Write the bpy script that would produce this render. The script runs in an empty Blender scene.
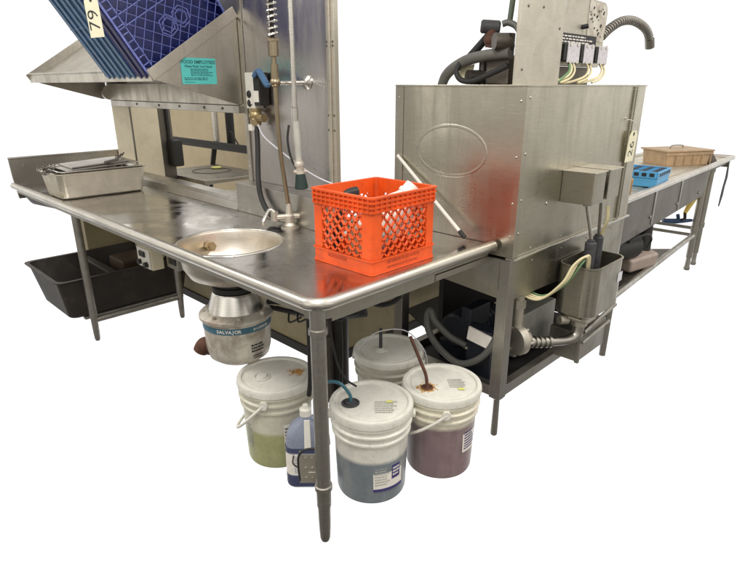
import bpy, bmesh, math, random
from mathutils import Vector, Matrix
random.seed(7)
R_ = math.radians
S = bpy.context.scene
COL = S.collection
OFF = {}

# ------------------------------------------------------------------ mesh helpers
class MB:
    """collects shapes; build() links them as ONE mesh object"""
    def __init__(s, M=None):
        s.bm = bmesh.new(); s.M = M or Matrix()
    def _merge(s, tb):
        tb.transform(s.M)
        me = bpy.data.meshes.new('t'); tb.to_mesh(me); tb.free()
        s.bm.from_mesh(me); bpy.data.meshes.remove(me)
        return s
    def box(s, x0, x1, y0, y1, z0, z1, bev=0.0, seg=2, M=None):
        tb = bmesh.new()
        vs = [tb.verts.new(p) for p in ((x0,y0,z0),(x1,y0,z0),(x1,y1,z0),(x0,y1,z0),(x0,y0,z1),(x1,y0,z1),(x1,y1,z1),(x0,y1,z1))]
        for f in ((0,3,2,1),(4,5,6,7),(0,1,5,4),(1,2,6,5),(2,3,7,6),(3,0,4,7)):
            tb.faces.new([vs[i] for i in f])
        if bev > 0:
            bmesh.ops.bevel(tb, geom=tb.edges[:], offset=bev, segments=seg, affect='EDGES', profile=.5)
        if M: tb.transform(M)
        return s._merge(tb)
    def hexa(s, bot, top, bev=0.0):
        tb = bmesh.new()
        vs = [tb.verts.new(p) for p in list(bot)+list(top)]
        for f in ((0,3,2,1),(4,5,6,7),(0,1,5,4),(1,2,6,5),(2,3,7,6),(3,0,4,7)):
            tb.faces.new([vs[i] for i in f])
        if bev > 0: bmesh.ops.bevel(tb, geom=tb.edges[:], offset=bev, segments=2, affect='EDGES', profile=.5)
        return s._merge(tb)
    def prism(s, pts, axis, h0, h1, bev=0.0):
        def m(p, h):
            return {'z':(p[0],p[1],h),'y':(p[0],h,p[1]),'x':(h,p[0],p[1])}[axis]
        tb = bmesh.new()
        a = [tb.verts.new(m(p,h0)) for p in pts]; b = [tb.verts.new(m(p,h1)) for p in pts]
        n = len(pts)
        tb.faces.new(a); tb.faces.new(b[::-1])
        for i in range(n): tb.faces.new((a[i],b[i],b[(i+1)%n],a[(i+1)%n]))
        bmesh.ops.recalc_face_normals(tb, faces=tb.faces[:])
        if bev > 0:
            bmesh.ops.bevel(tb, geom=tb.edges[:], offset=bev, segments=2, affect='EDGES', profile=.5)
        return s._merge(tb)
    def tube(s, pts, r, seg=12, smooth=True, closed=False, sub=8, caps=True, flat=1.0):
        P = [Vector(p) for p in pts]; n = len(P)
        rr = r if isinstance(r,(list,tuple)) else [r]*n
        if smooth and n > 2:
            Q = []; RR = []
            rng = range(n) if closed else range(n-1)
            for i in rng:
                if closed: p0,p1,p2,p3 = P[(i-1)%n],P[i],P[(i+1)%n],P[(i+2)%n]
                else: p0,p1,p2,p3 = P[max(i-1,0)],P[i],P[i+1],P[min(i+2,n-1)]
                r1,r2 = rr[i], rr[(i+1)%n]
                for k in range(sub):
                    t = k/sub
                    Q.append(.5*((2*p1)+(p2-p0)*t+(2*p0-5*p1+4*p2-p3)*t*t+(3*p1-p0-3*p2+p3)*t**3)); RR.append(r1+(r2-r1)*t)
            if not closed: Q.append(P[-1]); RR.append(rr[-1])
        else: Q, RR = P, list(rr)
        tb = bmesh.new(); m = len(Q); rings = []; nv = None
        for i,q in enumerate(Q):
            if closed: t = Q[(i+1)%m]-Q[(i-1)%m]
            else: t = Q[min(i+1,m-1)]-Q[max(i-1,0)]
            if t.length < 1e-9: t = Vector((0,0,1))
            t.normalize()
            if nv is None:
                nv = t.orthogonal().normalized() if flat == 1.0 else (Vector((0,0,1))-t*t.z).normalized()
            else:
                nv = (nv - t*nv.dot(t)).normalized()
            b = t.cross(nv)
            rings.append([tb.verts.new(q+nv*math.cos(2*math.pi*k/seg)*RR[i]+b*math.sin(2*math.pi*k/seg)*RR[i]*flat) for k in range(seg)])
        for i in range(m if closed else m-1):
            a,c = rings[i], rings[(i+1)%m]
            for k in range(seg): tb.faces.new((a[k],a[(k+1)%seg],c[(k+1)%seg],c[k]))
        if caps and not closed:
            tb.faces.new(rings[0][::-1]); tb.faces.new(rings[-1])
        bmesh.ops.recalc_face_normals(tb, faces=tb.faces[:])
        return s._merge(tb)
    def cyl(s, p0, p1, r0, r1=None, seg=24, bev=0.0):
        p0,p1 = Vector(p0),Vector(p1); d = p1-p0; L = d.length; r1 = r0 if r1 is None else r1
        q = d.to_track_quat('Z','Y').to_matrix().to_4x4()
        prof = [(0,0),(r0,0),(r1,L),(0,L)]
        if bev: prof = [(0,0),(r0-bev,0),(r0,bev),(r1,L-bev),(r1-bev,L),(0,L)]
        return s.lathe(prof, M=Matrix.Translation(p0)@q, seg=seg)
    def lathe(s, prof, c=(0,0,0), seg=48, M=None, a0=0, a1=2*math.pi):
        tb = bmesh.new(); full = abs(a1-a0-2*math.pi) < 1e-6
        n = seg if full else seg+1; rings = []
        for (r,z) in prof:
            if r < 1e-7: rings.append([tb.verts.new((c[0],c[1],c[2]+z))])
            else: rings.append([tb.verts.new((c[0]+r*math.cos(a0+(a1-a0)*k/seg),c[1]+r*math.sin(a0+(a1-a0)*k/seg),c[2]+z)) for k in range(n)])
        for i in range(len(prof)-1):
            a,b = rings[i],rings[i+1]
            for k in range(seg):
                k2 = (k+1)%n if full else k+1
                if len(a)==1 and len(b)==1: continue
                if len(a)==1: tb.faces.new((a[0],b[k2],b[k]))
                elif len(b)==1: tb.faces.new((a[k],a[k2],b[0]))
                else: tb.faces.new((a[k],a[k2],b[k2],b[k]))
        bmesh.ops.recalc_face_normals(tb, faces=tb.faces[:])
        if M: tb.transform(M)
        return s._merge(tb)
    def sphere(s, c, r, sc=(1,1,1), seg=20):
        tb = bmesh.new(); bmesh.ops.create_uvsphere(tb, u_segments=seg, v_segments=seg//2, radius=r)
        tb.transform(Matrix.Translation(c)@Matrix.Diagonal((*sc,1)))
        return s._merge(tb)
    def text(s, body, size, M, ext=.0006, align='CENTER', bold=0.0):
        cu = bpy.data.curves.new('txt','FONT'); cu.body = body; cu.size = size; cu.extrude = ext
        cu.align_x = align; cu.align_y = 'CENTER'; cu.offset = bold; cu.resolution_u = 3
        o = bpy.data.objects.new('txt',cu); COL.objects.link(o)
        dg = bpy.context.evaluated_depsgraph_get(); dg.update()
        me = bpy.data.meshes.new_from_object(o.evaluated_get(dg))
        tb = bmesh.new(); tb.from_mesh(me); tb.transform(M)
        bpy.data.objects.remove(o); bpy.data.curves.remove(cu); bpy.data.meshes.remove(me)
        return s._merge(tb)
    def build(s, name, mat, parent=None, ang=32, smooth=True, world=True):
        me = bpy.data.meshes.new(name)
        off = OFF.get(parent.name) if parent else None
        if off and world:
            bmesh.ops.translate(s.bm, verts=s.bm.verts[:], vec=-Vector(off))
        s.bm.to_mesh(me); s.bm.free()
        if smooth:
            for p in me.polygons: p.use_smooth = True
            me.set_sharp_from_angle(angle=R_(ang))
        me.materials.append(mat)
        o = bpy.data.objects.new(name, me); COL.objects.link(o)
        if smooth:
            wn = o.modifiers.new('weighted_normal','WEIGHTED_NORMAL'); wn.keep_sharp = True; wn.weight = 80
        if parent:
            o.parent = parent; OFF[o.name] = OFF.get(parent.name)
        return o

def tag(o, label=None, cat=None, group=None, kind=None):
    if label: o['label'] = label
    if cat: o['category'] = cat
    if group: o['group'] = group
    if kind: o['kind'] = kind
    return o
def thing(name, label, cat, loc=(0,0,0), group=None):
    o = bpy.data.objects.new(name, None); COL.objects.link(o); o.location = loc
    o.empty_display_size = .05
    OFF[o.name] = tuple(loc)
    return tag(o, label, cat, group)
def face_M(o, ex, ey):
    """matrix whose local x,y run along ex,ey at o (for text and plates)"""
    ex = Vector(ex).normalized(); ey = Vector(ey).normalized(); ez = ex.cross(ey)
    return Matrix.Translation(Vector(o)) @ Matrix((ex,ey,ez)).transposed().to_4x4()
def fine_print(mb, M, w, h, rows, th=.0004, fill=.55, seed=1):
    """rows of word-length dashes: print too small to read"""
    rnd = random.Random(seed); rh = h/rows
    for r in range(rows):
        x = 0; y = h-(r+.5)*rh
        stop = w*rnd.uniform(.7,1)
        while x < stop:
            L = rnd.uniform(.04,.13)*w
            L = min(L, stop-x)
            mb.box(x, x+L, y-rh*fill/2, y+rh*fill/2, 0, th, M=M)
            x += L+.025*w

# ------------------------------------------------------------------ materials
def newmat(name):
    m = bpy.data.materials.new(name); m.use_nodes = True
    nt = m.node_tree; b = nt.nodes['Principled BSDF']
    return m, nt, b
def N(nt, t, **kw):
    n = nt.nodes.new(t)
    for k,v in kw.items():
        if k in n.inputs: n.inputs[k].default_value = v
        else: setattr(n, k, v)
    return n
def ramp(nt, fac, stops):
    n = nt.nodes.new('ShaderNodeValToRGB'); e = n.color_ramp.elements
    while len(e) < len(stops): e.new(.5)
    for i,(p,c) in enumerate(stops):
        e[i].position = p; e[i].color = (*c,1) if len(c)==3 else c
    nt.links.new(fac, n.inputs[0]); return n
def coords(nt, scale=(1,1,1), rot=(0,0,0)):
    tc = nt.nodes.new('ShaderNodeTexCoord'); mp = nt.nodes.new('ShaderNodeMapping')
    mp.inputs['Scale'].default_value = scale; mp.inputs['Rotation'].default_value = rot
    nt.links.new(tc.outputs['Object'], mp.inputs[0]); return mp.outputs[0]

def steel(name, c=(.55,.52,.48), r=(.22,.42), brush=(2,2,90), bump=.06, grime=.35, grimec=(.21,.185,.145), gscale=5.0, metal=1.0, scr=.5, streak=.35, sdir=(40,1.2,1.2), srot=(.2,.1,.5), drip=.0, wet=.0):
    m, nt, b = newmat(name); L = nt.links.new
    v1 = coords(nt, brush); v0 = coords(nt)
    br = N(nt,'ShaderNodeTexNoise', Scale=9.0, Detail=5.0, Roughness=.65); L(v1, br.inputs['Vector'])
    sm = N(nt,'ShaderNodeTexNoise', Scale=gscale, Detail=7.0, Roughness=.62, Distortion=.6); L(v0, sm.inputs['Vector'])
    fs = N(nt,'ShaderNodeTexNoise', Scale=gscale*9, Detail=5.0, Roughness=.7); L(v0, fs.inputs['Vector'])
    # base colour: steel with dull soap/grime film patches
    mask = ramp(nt, sm.outputs[0], [(.42,(0,0,0)),(.72,(1,1,1))])
    mul = N(nt,'ShaderNodeMath', operation='MULTIPLY'); L(mask.outputs[0], mul.inputs[0]); mul.inputs[1].default_value = grime
    bc = ramp(nt, br.outputs[0], [(.3,tuple(x*.86 for x in c)),(.7,tuple(min(1,x*1.1) for x in c))])
    mx = N(nt,'ShaderNodeMixRGB'); L(mul.outputs[0], mx.inputs[0]); L(bc.outputs[0], mx.inputs[1]); mx.inputs[2].default_value = (*grimec,1)
    sp = ramp(nt, fs.outputs[0], [(.66,(0,0,0)),(.8,(1,1,1))])
    sp2 = N(nt,'ShaderNodeMath', operation='MULTIPLY'); L(sp.outputs[0], sp2.inputs[0]); sp2.inputs[1].default_value = grime*.7
    mx2 = N(nt,'ShaderNodeMixRGB'); L(sp2.outputs[0], mx2.inputs[0]); L(mx.outputs[0], mx2.inputs[1]); mx2.inputs[2].default_value = (*[x*.7 for x in grimec],1)
    sc1 = N(nt,'ShaderNodeTexNoise', Scale=5.0, Detail=4.0, Roughness=.75, Distortion=.25); L(coords(nt,sdir,srot), sc1.inputs['Vector'])
    sr = ramp(nt, sc1.outputs[0], [(.60,(0,0,0)),(.70,(1,1,1))])
    sk = N(nt,'ShaderNodeTexNoise', Scale=4.0, Detail=3.0); L(v0, sk.inputs['Vector'])
    skr = ramp(nt, sk.outputs[0], [(.40,(0,0,0)),(.62,(1,1,1))])
    sm1 = N(nt,'ShaderNodeMath', operation='MULTIPLY'); L(sr.outputs[0], sm1.inputs[0]); L(skr.outputs[0], sm1.inputs[1])
    sm2 = N(nt,'ShaderNodeMath', operation='MULTIPLY'); L(sm1.outputs[0], sm2.inputs[0]); sm2.inputs[1].default_value = streak
    mx3 = N(nt,'ShaderNodeMixRGB'); L(sm2.outputs[0], mx3.inputs[0]); L(mx2.outputs[0], mx3.inputs[1]); mx3.inputs[2].default_value = (.80,.77,.72,1)
    dn = N(nt,'ShaderNodeTexNoise', Scale=3.2, Detail=6.0, Roughness=.68, Distortion=.15); L(coords(nt,(5,5,.55)), dn.inputs['Vector'])
    dr = ramp(nt, dn.outputs[0], [(.47,(0,0,0)),(.68,(drip,drip,drip))])
    mx4 = N(nt,'ShaderNodeMixRGB'); L(dr.outputs[0], mx4.inputs[0]); L(mx3.outputs[0], mx4.inputs[1]); mx4.inputs[2].default_value = (*[x*1.25 for x in grimec],1)
    L(mx4.outputs[0], b.inputs['Base Color'])
    # fine scratches
    wv = N(nt,'ShaderNodeTexNoise', Scale=3.0, Detail=8.0, Roughness=.8); L(coords(nt,(1.5,45,1.5),(.3,.5,.6)), wv.inputs['Vector'])
    add = N(nt,'ShaderNodeMath', operation='MULTIPLY_ADD'); L(wv.outputs[0], add.inputs[0]); add.inputs[1].default_value = scr; L(br.outputs[0], add.inputs[2])
    rr = N(nt,'ShaderNodeMapRange'); L(sm.outputs[0], rr.inputs[0])
    rr.inputs[1].default_value=.3; rr.inputs[2].default_value=.75; rr.inputs[3].default_value=r[0]; rr.inputs[4].default_value=r[1]
    ra = N(nt,'ShaderNodeMath', operation='MULTIPLY_ADD'); L(br.outputs[0], ra.inputs[0]); ra.inputs[1].default_value=.12; L(rr.outputs[0], ra.inputs[2])
    rs = N(nt,'ShaderNodeMath', operation='MULTIPLY_ADD'); L(sm2.outputs[0], rs.inputs[0]); rs.inputs[1].default_value=.18; L(ra.outputs[0], rs.inputs[2])
    dd = N(nt,'ShaderNodeMath', operation='MULTIPLY_ADD'); L(dr.outputs[0], dd.inputs[0]); dd.inputs[1].default_value=.30; L(rs.outputs[0], dd.inputs[2])
    wn_ = N(nt,'ShaderNodeTexNoise', Scale=4.5, Detail=3.0, Distortion=.5); L(v0, wn_.inputs['Vector'])
    wr = ramp(nt, wn_.outputs[0], [(.50,(0,0,0)),(.56,(wet,wet,wet))])
    wm = N(nt,'ShaderNodeMixRGB'); L(wr.outputs[0], wm.inputs[0]); L(dd.outputs[0], wm.inputs[1]); wm.inputs[2].default_value=(.05,.05,.05,1)
    L(wm.outputs[0], b.inputs['Roughness'])
    b.inputs['Metallic'].default_value = metal
    bp = N(nt,'ShaderNodeBump', Strength=bump, Distance=.0025); L(add.outputs[0], bp.inputs['Height']); 
    # slow waviness of sheet metal
    lw = N(nt,'ShaderNodeTexNoise', Scale=3.5, Detail=1.0); L(v0, lw.inputs['Vector'])
    bp2 = N(nt,'ShaderNodeBump', Strength=.12, Distance=.02); L(lw.outputs[0], bp2.inputs['Height']); L(bp.outputs[0], bp2.inputs['Normal'])
    L(bp2.outputs[0], b.inputs['Normal'])
    return m
def plastic(name, c, r=.4, var=.12, dirt=0.0, dirtc=(.1,.07,.05), scale=12, trans=0.0, sss=0.0, bump=.05, spec=.5):
    m, nt, b = newmat(name); L = nt.links.new
    v0 = coords(nt)
    n = N(nt,'ShaderNodeTexNoise', Scale=float(scale), Detail=6.0, Roughness=.6); L(v0, n.inputs['Vector'])
    bc = ramp(nt, n.outputs[0], [(.3,tuple(x*(1-var) for x in c)),(.7,tuple(min(1,x*(1+var)) for x in c))])
    out = bc.outputs[0]
    if dirt > 0:
        d = N(nt,'ShaderNodeTexNoise', Scale=scale*1.7, Detail=9.0, Roughness=.72); L(v0, d.inputs['Vector'])
        k = ramp(nt, d.outputs[0], [(.5,(0,0,0)),(.75,(dirt,)*3)])
        mx = N(nt,'ShaderNodeMixRGB'); L(k.outputs[0], mx.inputs[0]); L(out, mx.inputs[1]); mx.inputs[2].default_value=(*dirtc,1); out = mx.outputs[0]
    L(out, b.inputs['Base Color'])
    rr = N(nt,'ShaderNodeMapRange'); L(n.outputs[0], rr.inputs[0]); rr.inputs[3].default_value=max(.05,r-.12); rr.inputs[4].default_value=r+.15
    L(rr.outputs[0], b.inputs['Roughness'])
    b.inputs['Specular IOR Level'].default_value = spec
    if sss: b.inputs['Subsurface Weight'].default_value = sss; b.inputs['Subsurface Radius'].default_value=(.02,.02,.02)
    if bump:
        bp = N(nt,'ShaderNodeBump', Strength=bump, Distance=.004); L(n.outputs[0], bp.inputs['Height']); L(bp.outputs[0], b.inputs['Normal'])
    return m
def bucket_mat(name, liquid, level, empty=(.74,.72,.66)):
    """milky plastic pail: the liquid inside tints it up to its level (object z)"""
    m, nt, b = newmat(name); L = nt.links.new
    tc = nt.nodes.new('ShaderNodeTexCoord'); sx = nt.nodes.new('ShaderNodeSeparateXYZ'); L(tc.outputs['Object'], sx.inputs[0])
    n = N(nt,'ShaderNodeTexNoise', Scale=22.0, Detail=7.0, Roughness=.65); L(tc.outputs['Object'], n.inputs['Vector'])
    w = N(nt,'ShaderNodeMath', operation='MULTIPLY_ADD'); L(n.outputs[0], w.inputs[0]); w.inputs[1].default_value=.008; L(sx.outputs[2], w.inputs[2])
    mr = N(nt,'ShaderNodeMapRange'); L(w.outputs[0], mr.inputs[0]); mr.inputs[1].default_value=level-.004; mr.inputs[2].default_value=level+.014
    a = ramp(nt, n.outputs[0], [(.3,tuple(x*.82 for x in liquid)),(.7,tuple(x*1.12 for x in liquid))])
    e = ramp(nt, n.outputs[0], [(.3,tuple(x*.9 for x in empty)),(.7,tuple(x*1.08 for x in empty))])
    mx = N(nt,'ShaderNodeMixRGB'); L(mr.outputs[0], mx.inputs[0]); L(a.outputs[0], mx.inputs[1]); L(e.outputs[0], mx.inputs[2])
    sn = N(nt,'ShaderNodeTexNoise', Scale=55.0, Detail=8.0, Roughness=.75); L(tc.outputs['Object'], sn.inputs['Vector'])
    sr = ramp(nt, sn.outputs[0], [(.57,(0,0,0)),(.70,(.55,.55,.55))])
    sm = N(nt,'ShaderNodeMixRGB'); L(sr.outputs[0], sm.inputs[0]); L(mx.outputs[0], sm.inputs[1]); sm.inputs[2].default_value=(.20,.18,.15,1)
    dn = N(nt,'ShaderNodeTexNoise', Scale=7.0, Detail=5.0); mp = nt.nodes.new('ShaderNodeMapping'); mp.inputs['Scale'].default_value=(3,3,.5); L(tc.outputs['Object'], mp.inputs[0]); L(mp.outputs[0], dn.inputs['Vector'])
    d2 = ramp(nt, dn.outputs[0], [(.45,(0,0,0)),(.75,(.35,.35,.35))])
    sm2 = N(nt,'ShaderNodeMixRGB'); L(d2.outputs[0], sm2.inputs[0]); L(sm.outputs[0], sm2.inputs[1]); sm2.inputs[2].default_value=(.42,.40,.35,1)
    L(sm2.outputs[0], b.inputs['Base Color'])
    rr = N(nt,'ShaderNodeMapRange'); L(n.outputs[0], rr.inputs[0]); rr.inputs[3].default_value=.22; rr.inputs[4].default_value=.55; L(rr.outputs[0], b.inputs['Roughness'])
    b.inputs['Subsurface Weight'].default_value=.15; b.inputs['Subsurface Radius'].default_value=(.01,.01,.01)
    return m

M_ = {}
M_['deck'] = steel('deck_steel', (.63,.61,.595), r=(.10,.30), brush=(60,2,2), bump=.05, streak=.85, sdir=(30,1.5,1), srot=(0,0,.9), wet=.8, grime=.6, grimec=(.20,.185,.175), gscale=3.0)
M_['rim'] = steel('rim_steel', (.62,.59,.54), r=(.22,.36), grime=.25, bump=.03)
M_['apron'] = steel('apron_steel', (.42,.40,.35), r=(.3,.5), grime=.4)
M_['splash'] = steel('splash_steel', (.48,.46,.43), r=(.18,.40), grime=.4)
M_['panel'] = steel('panel_steel', (.56,.54,.54), r=(.16,.36), brush=(2,90,2), bump=.03, grime=.4, streak=.4, sdir=(1,40,1.0), srot=(.1,0,0), drip=.4, grimec=(.31,.28,.25), gscale=2.5)
M_['shelf'] = steel('shelf_steel', (.57,.54,.485), r=(.22,.42), drip=.3, grime=.35)
M_['hood'] = steel('hood_steel', (.56,.535,.455), r=(.15,.33), brush=(2,2,70), bump=.025, grime=.4, streak=.6, sdir=(1,1,30), srot=(.03,.02,0), drip=.42, grimec=(.27,.25,.205), gscale=2.2)
M_['tank'] = steel('tank_steel', (.46,.44,.375), r=(.18,.38), drip=.4, grime=.5)
M_['frame'] = steel('frame_steel', (.44,.425,.39), r=(.22,.45), drip=.4, grime=.5)
M_['leg'] = steel('leg_steel', (.37,.355,.33), r=(.32,.5), grime=.6, gscale=14)
M_['bowl'] = steel('bowl_steel', (.70,.65,.57), r=(.28,.45), grime=.5, grimec=(.33,.26,.17), gscale=9)
M_['bright'] = steel('bright_steel', (.72,.70,.66), r=(.15,.3), grime=.15)
M_['pan'] = steel('pan_aluminium', (.74,.69,.59), r=(.34,.5), grime=.35, grimec=(.3,.26,.2), gscale=8)
M_['galv'] = steel('galvanised', (.60,.565,.49), r=(.38,.55), grime=.25, gscale=10)
M_['dark_steel'] = steel('dark_steel', (.16,.145,.13), r=(.35,.55), grime=.4)
M_['trough'] = steel('trough_steel', (.20,.185,.165), r=(.35,.5), grime=.4)
M_['pipe'] = steel('tarnished_pipe', (.34,.28,.19), r=(.22,.42), grime=.5, gscale=14)
M_['brass'] = steel('brass', (.46,.35,.19), r=(.25,.42), grime=.4)
M_['cast'] = steel('cast_alloy', (.66,.62,.55), r=(.4,.6), grime=.8, grimec=(.20,.14,.09), gscale=13, metal=.45, brush=(40,40,2), bump=.12)
M_['rust'] = plastic('rusty_iron', (.09,.035,.02), .75, .4, .5, (.03,.015,.01), 40, bump=.5)
M_['cream'] = plastic('cream_paint', (.82,.74,.56), .55, .06, .35, (.4,.33,.22), 6)
M_['shade_cream'] = plastic('back_room_shaded_cream', (.60,.50,.33), .6, .06, .3, (.28,.22,.14), 4)  # cream with the shade of the back room mixed into its colour
M_['low_shade_cream'] = plastic('low_wall_shaded_cream', (.33,.28,.17), .6, .1, .4, (.16,.13,.08), 5)  # wall cream darkened in colour for the shade under the table
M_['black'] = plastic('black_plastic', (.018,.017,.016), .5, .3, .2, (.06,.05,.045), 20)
M_['rubber'] = plastic('black_rubber', (.014,.014,.014), .6, .2)
M_['tub'] = plastic('black_tub', (.024,.019,.016), .5, .25, .5, (.085,.07,.055), 7)
M_['grey_hose'] = plastic('grey_hose', (.11,.11,.10), .5, .15, .3)
M_['white'] = plastic('white_plastic', (.74,.72,.66), .4, .05, .15, (.5,.42,.3), 14)
M_['offwhite'] = plastic('lid_plastic', (.70,.69,.63), .42, .06, .4, (.36,.33,.25), 11, sss=.1)
M_['orange'] = plastic('orange_plastic', (.74,.088,.009), .42, .16, .6, (.30,.045,.012), 9, sss=0.0)
M_['relief'] = plastic('orange_relief',(.42,.045,.005),.5,.2)
M_['navy'] = plastic('navy_plastic', (.008,.014,.11), .35, .3, .3, (.01,.01,.03), 25)
M_['navy_line'] = plastic('pale_navy_line', (.15,.18,.50), .3, .35, .3, (.02,.02,.08), 40)  # lattice bars a paler blue than the navy frame
M_['purple'] = plastic('navy_side', (.035,.035,.12), .35, .35, .4, (.01,.01,.03), 30)
M_['teal'] = plastic('faded_teal_plastic', (.075,.16,.29), .35, .35, .6, (.015,.03,.06), 22)
M_['blue_rack'] = plastic('sky_blue_plastic', (.10,.40,.72), .4, .12, .2, (.02,.1,.2))
M_['brown'] = plastic('tan_plastic', (.50,.35,.21), .5, .15, .3, (.2,.12,.07), 16)
M_['tag'] = plastic('tag_card', (.80,.76,.56), .7, .05, .15, (.5,.42,.25))
M_['ink'] = plastic('ink', (.02,.02,.025), .6, .1)
M_['sign'] = plastic('sign_paper', (.10,.55,.52), .35, .06, .1, (.2,.6,.6))
M_['teal_ink'] = plastic('sign_ink', (.015,.10,.12), .5, .1)
M_['blue_lever'] = plastic('blue_lever', (.05,.13,.26), .4, .15, .2)
M_['yellow'] = plastic('yellow_hose', (.75,.55,.12), .45, .1)
M_['wire_y'] = plastic('pale_wire', (.62,.55,.34), .5, .1)
M_['wire_g'] = plastic('green_wire', (.12,.22,.10), .5, .1)
M_['label'] = plastic('label_paper', (.78,.74,.68), .45, .06, .2, (.4,.34,.26), 25)
M_['violet_ink'] = plastic('violet_ink', (.05,.04,.16), .5, .1)
M_['jug'] = plastic('blue_jug', (.25,.28,.37), .3, .12, .15, (.1,.12,.2), 12, sss=.2)
M_['jug_dark'] = plastic('jug_liquid', (.055,.065,.13), .3, .12)
M_['teal_tube'] = plastic('teal_tube', (.03,.12,.16), .4, .1)
M_['chem_crust'] = plastic('dried_chemical', (.50,.26,.06), .8, .5, .5, (.2,.09,.02), 60, bump=.8)
M_['yel_sticker'] = plastic('yellow_sticker', (.66,.64,.20), .5, .1)
M_['grey_label'] = plastic('grey_label', (.42,.42,.38), .5, .2)
M_['motor_blue'] = plastic('motor_enamel', (.014,.018,.03), .4, .2, .3, (.05,.045,.04))
M_['pink'] = plastic('pinkish_enamel', (.40,.32,.28), .5, .1, .3, (.2,.15,.12))
M_['relay'] = plastic('relay_cover', (.52,.50,.54), .25, .2, .4, (.2,.18,.2), 90)
M_['bluelabel'] = plastic('blue_band', (.05,.14,.20), .45, .3, .3, (.02,.03,.04), 30)
M_['wire_grey'] = plastic('clear_tubing', (.62,.62,.68), .25, .05)
M_['bk_grey'] = plastic('charcoal_sleeve', (.045,.045,.05), .6, .25, .3, (.1,.1,.1), 40, bump=.4)

# ------------------------------------------------------------------ 1 soiled dish table
DZ = .885
SC = (.239,.822)
table = thing('dish_table', 'long stainless steel dish table with rolled rim and a round sink', 'table', (.3,1.5,0))
def deck():
    mb = MB(); tb = bmesh.new()
    out = [(.02,3.0),(.02,.075)]
    for k in range(1,8):
        a = math.pi+math.pi/2*k/8; out.append((.075+.055*math.cos(a), .075+.055*math.sin(a)))
    out += [(.075,.02),(.955,.02),(.955,.62),(.60,.62),(.60,3.0)]
    def loop(pts):
        vs=[tb.verts.new((*p,DZ)) for p in pts]; return [tb.edges.new((vs[i],vs[(i+1)%len(vs)])) for i in range(len(vs))]
    e = loop(out) + loop([(SC[0]+.2095*math.cos(2*math.pi*k/64), SC[1]+.2095*math.sin(2*math.pi*k/64)) for k in range(64)])
    bmesh.ops.triangle_fill(tb, use_beauty=True, use_dissolve=False, edges=e)
    bad=[f for f in tb.faces if (f.calc_center_median().xy-Vector(SC)).length<.185]
    if bad: bmesh.ops.delete(tb, geom=bad, context='FACES')
    g = bmesh.ops.extrude_face_region(tb, geom=tb.faces[:])
    bmesh.ops.translate(tb, verts=[v for v in g['geom'] if isinstance(v,bmesh.types.BMVert)], vec=(0,0,-.008))
    bmesh.ops.recalc_face_normals(tb, faces=tb.faces[:])
    mb._merge(tb); return mb
deck().build('tabletop', M_['deck'], table, ang=20)
mb = MB()
path = [(.02,3.005,.884),(.02,.075,.884)]
for k in range(1,8):
    a = math.pi+math.pi/2*k/8; path.append((.075+.055*math.cos(a), .075+.055*math.sin(a), .884))
path += [(.075,.02,.884),(.945,.02,.884)]
mb.tube(path, .0205, seg=20, smooth=False)
mb.build('rim', M_['rim'], table, ang=60)
mb = MB()
mb.box(.09,.585,.030,.0335,.816,.872,.001); mb.box(.585,.93,.030,.0335,.846,.872,.001); mb.box(.030,.0335,.09,3.0,.838,.872,.001)
pts=[]
for k in range(0,9):
    a = math.pi+math.pi/2*k/8; pts.append((.09+.06*math.cos(a), .09+.06*math.sin(a)))
for k in range(8,-1,-1):
    a = math.pi+math.pi/2*k/8; pts.append((.09+.0565*math.cos(a), .09+.0565*math.sin(a)))
mb.prism(pts,'z',.828,.872)
mb.build('apron', M_['apron'], table)
MB().box(.60,.93,.034,.10,.815,.838,.002).build('angle_bracket', M_['apron'], table)
mb = MB()
mb.box(.60,.699,.70,1.325,.886,1.03,.004)
mb.build('backsplash', M_['splash'], table)
mb = MB()
mb.prism([(.598,.886),(.612,.925),(.640,.938),(.699,.945),(.699,.886)],'y',1.328,3.0,.002)
mb.build('ledge', M_['splash'], table)
mb = MB()
mb.prism([(.035,.80),(.022,.93),(.018,1.04),(.028,1.055),(.90,1.055),(.90,.80)],'y',2.996,3.012,.002)
mb.cyl((.018,3.004,1.052),(.90,3.004,1.052),.0095,seg=12)
for x,z in ((.10,1.0),(.36,.93)): mb.cyl((x,2.992,z),(x,2.998,z),.012,seg=16)
mb.build('end_splash', M_['splash'], table)
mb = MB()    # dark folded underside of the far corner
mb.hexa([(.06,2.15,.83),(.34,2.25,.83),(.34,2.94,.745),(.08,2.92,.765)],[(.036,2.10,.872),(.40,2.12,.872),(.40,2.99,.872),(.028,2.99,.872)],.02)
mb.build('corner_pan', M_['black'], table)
def leg_bm(x,y,top=.85,r=.0225,collar=None):
    mb = MB()
    mb.cyl((x,y,.15),(x,y,top),r,seg=24)
    mb.lathe([(0,0),(r*.55,0),(r*.72,.012),(r*.80,.05),(r*.88,.135),(r*.9,.15)],(x,y,0),seg=20)
    if collar:
        for z in collar: mb.lathe([(r,-.010),(r+.005,-.008),(r+.005,.008),(r,.010)],(x,y,z),seg=24)
    return mb
lg = leg_bm(.042,.042,.87,.0245,collar=(.795,.225)).build('leg', M_['leg'], table, ang=50)
leg_bm(.124,2.28,.87,.0225,collar=(.80,)).build('leg', M_['leg'], table, ang=50)
leg_bm(.67,2.24,.80,.0225,collar=(.80,)).build('leg', M_['leg'], table, ang=50)
MB().cyl((.124,2.28,.135),(.67,2.24,.15),.018,seg=16).build('cross_rail', M_['leg'], table)
mb = MB()
prof_in = [(.2095,.0),(.204,-.010),(.200,-.04),(.192,-.085),(.165,-.125),(.11,-.15),(.062,-.165),(.055,-.175)]
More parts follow.
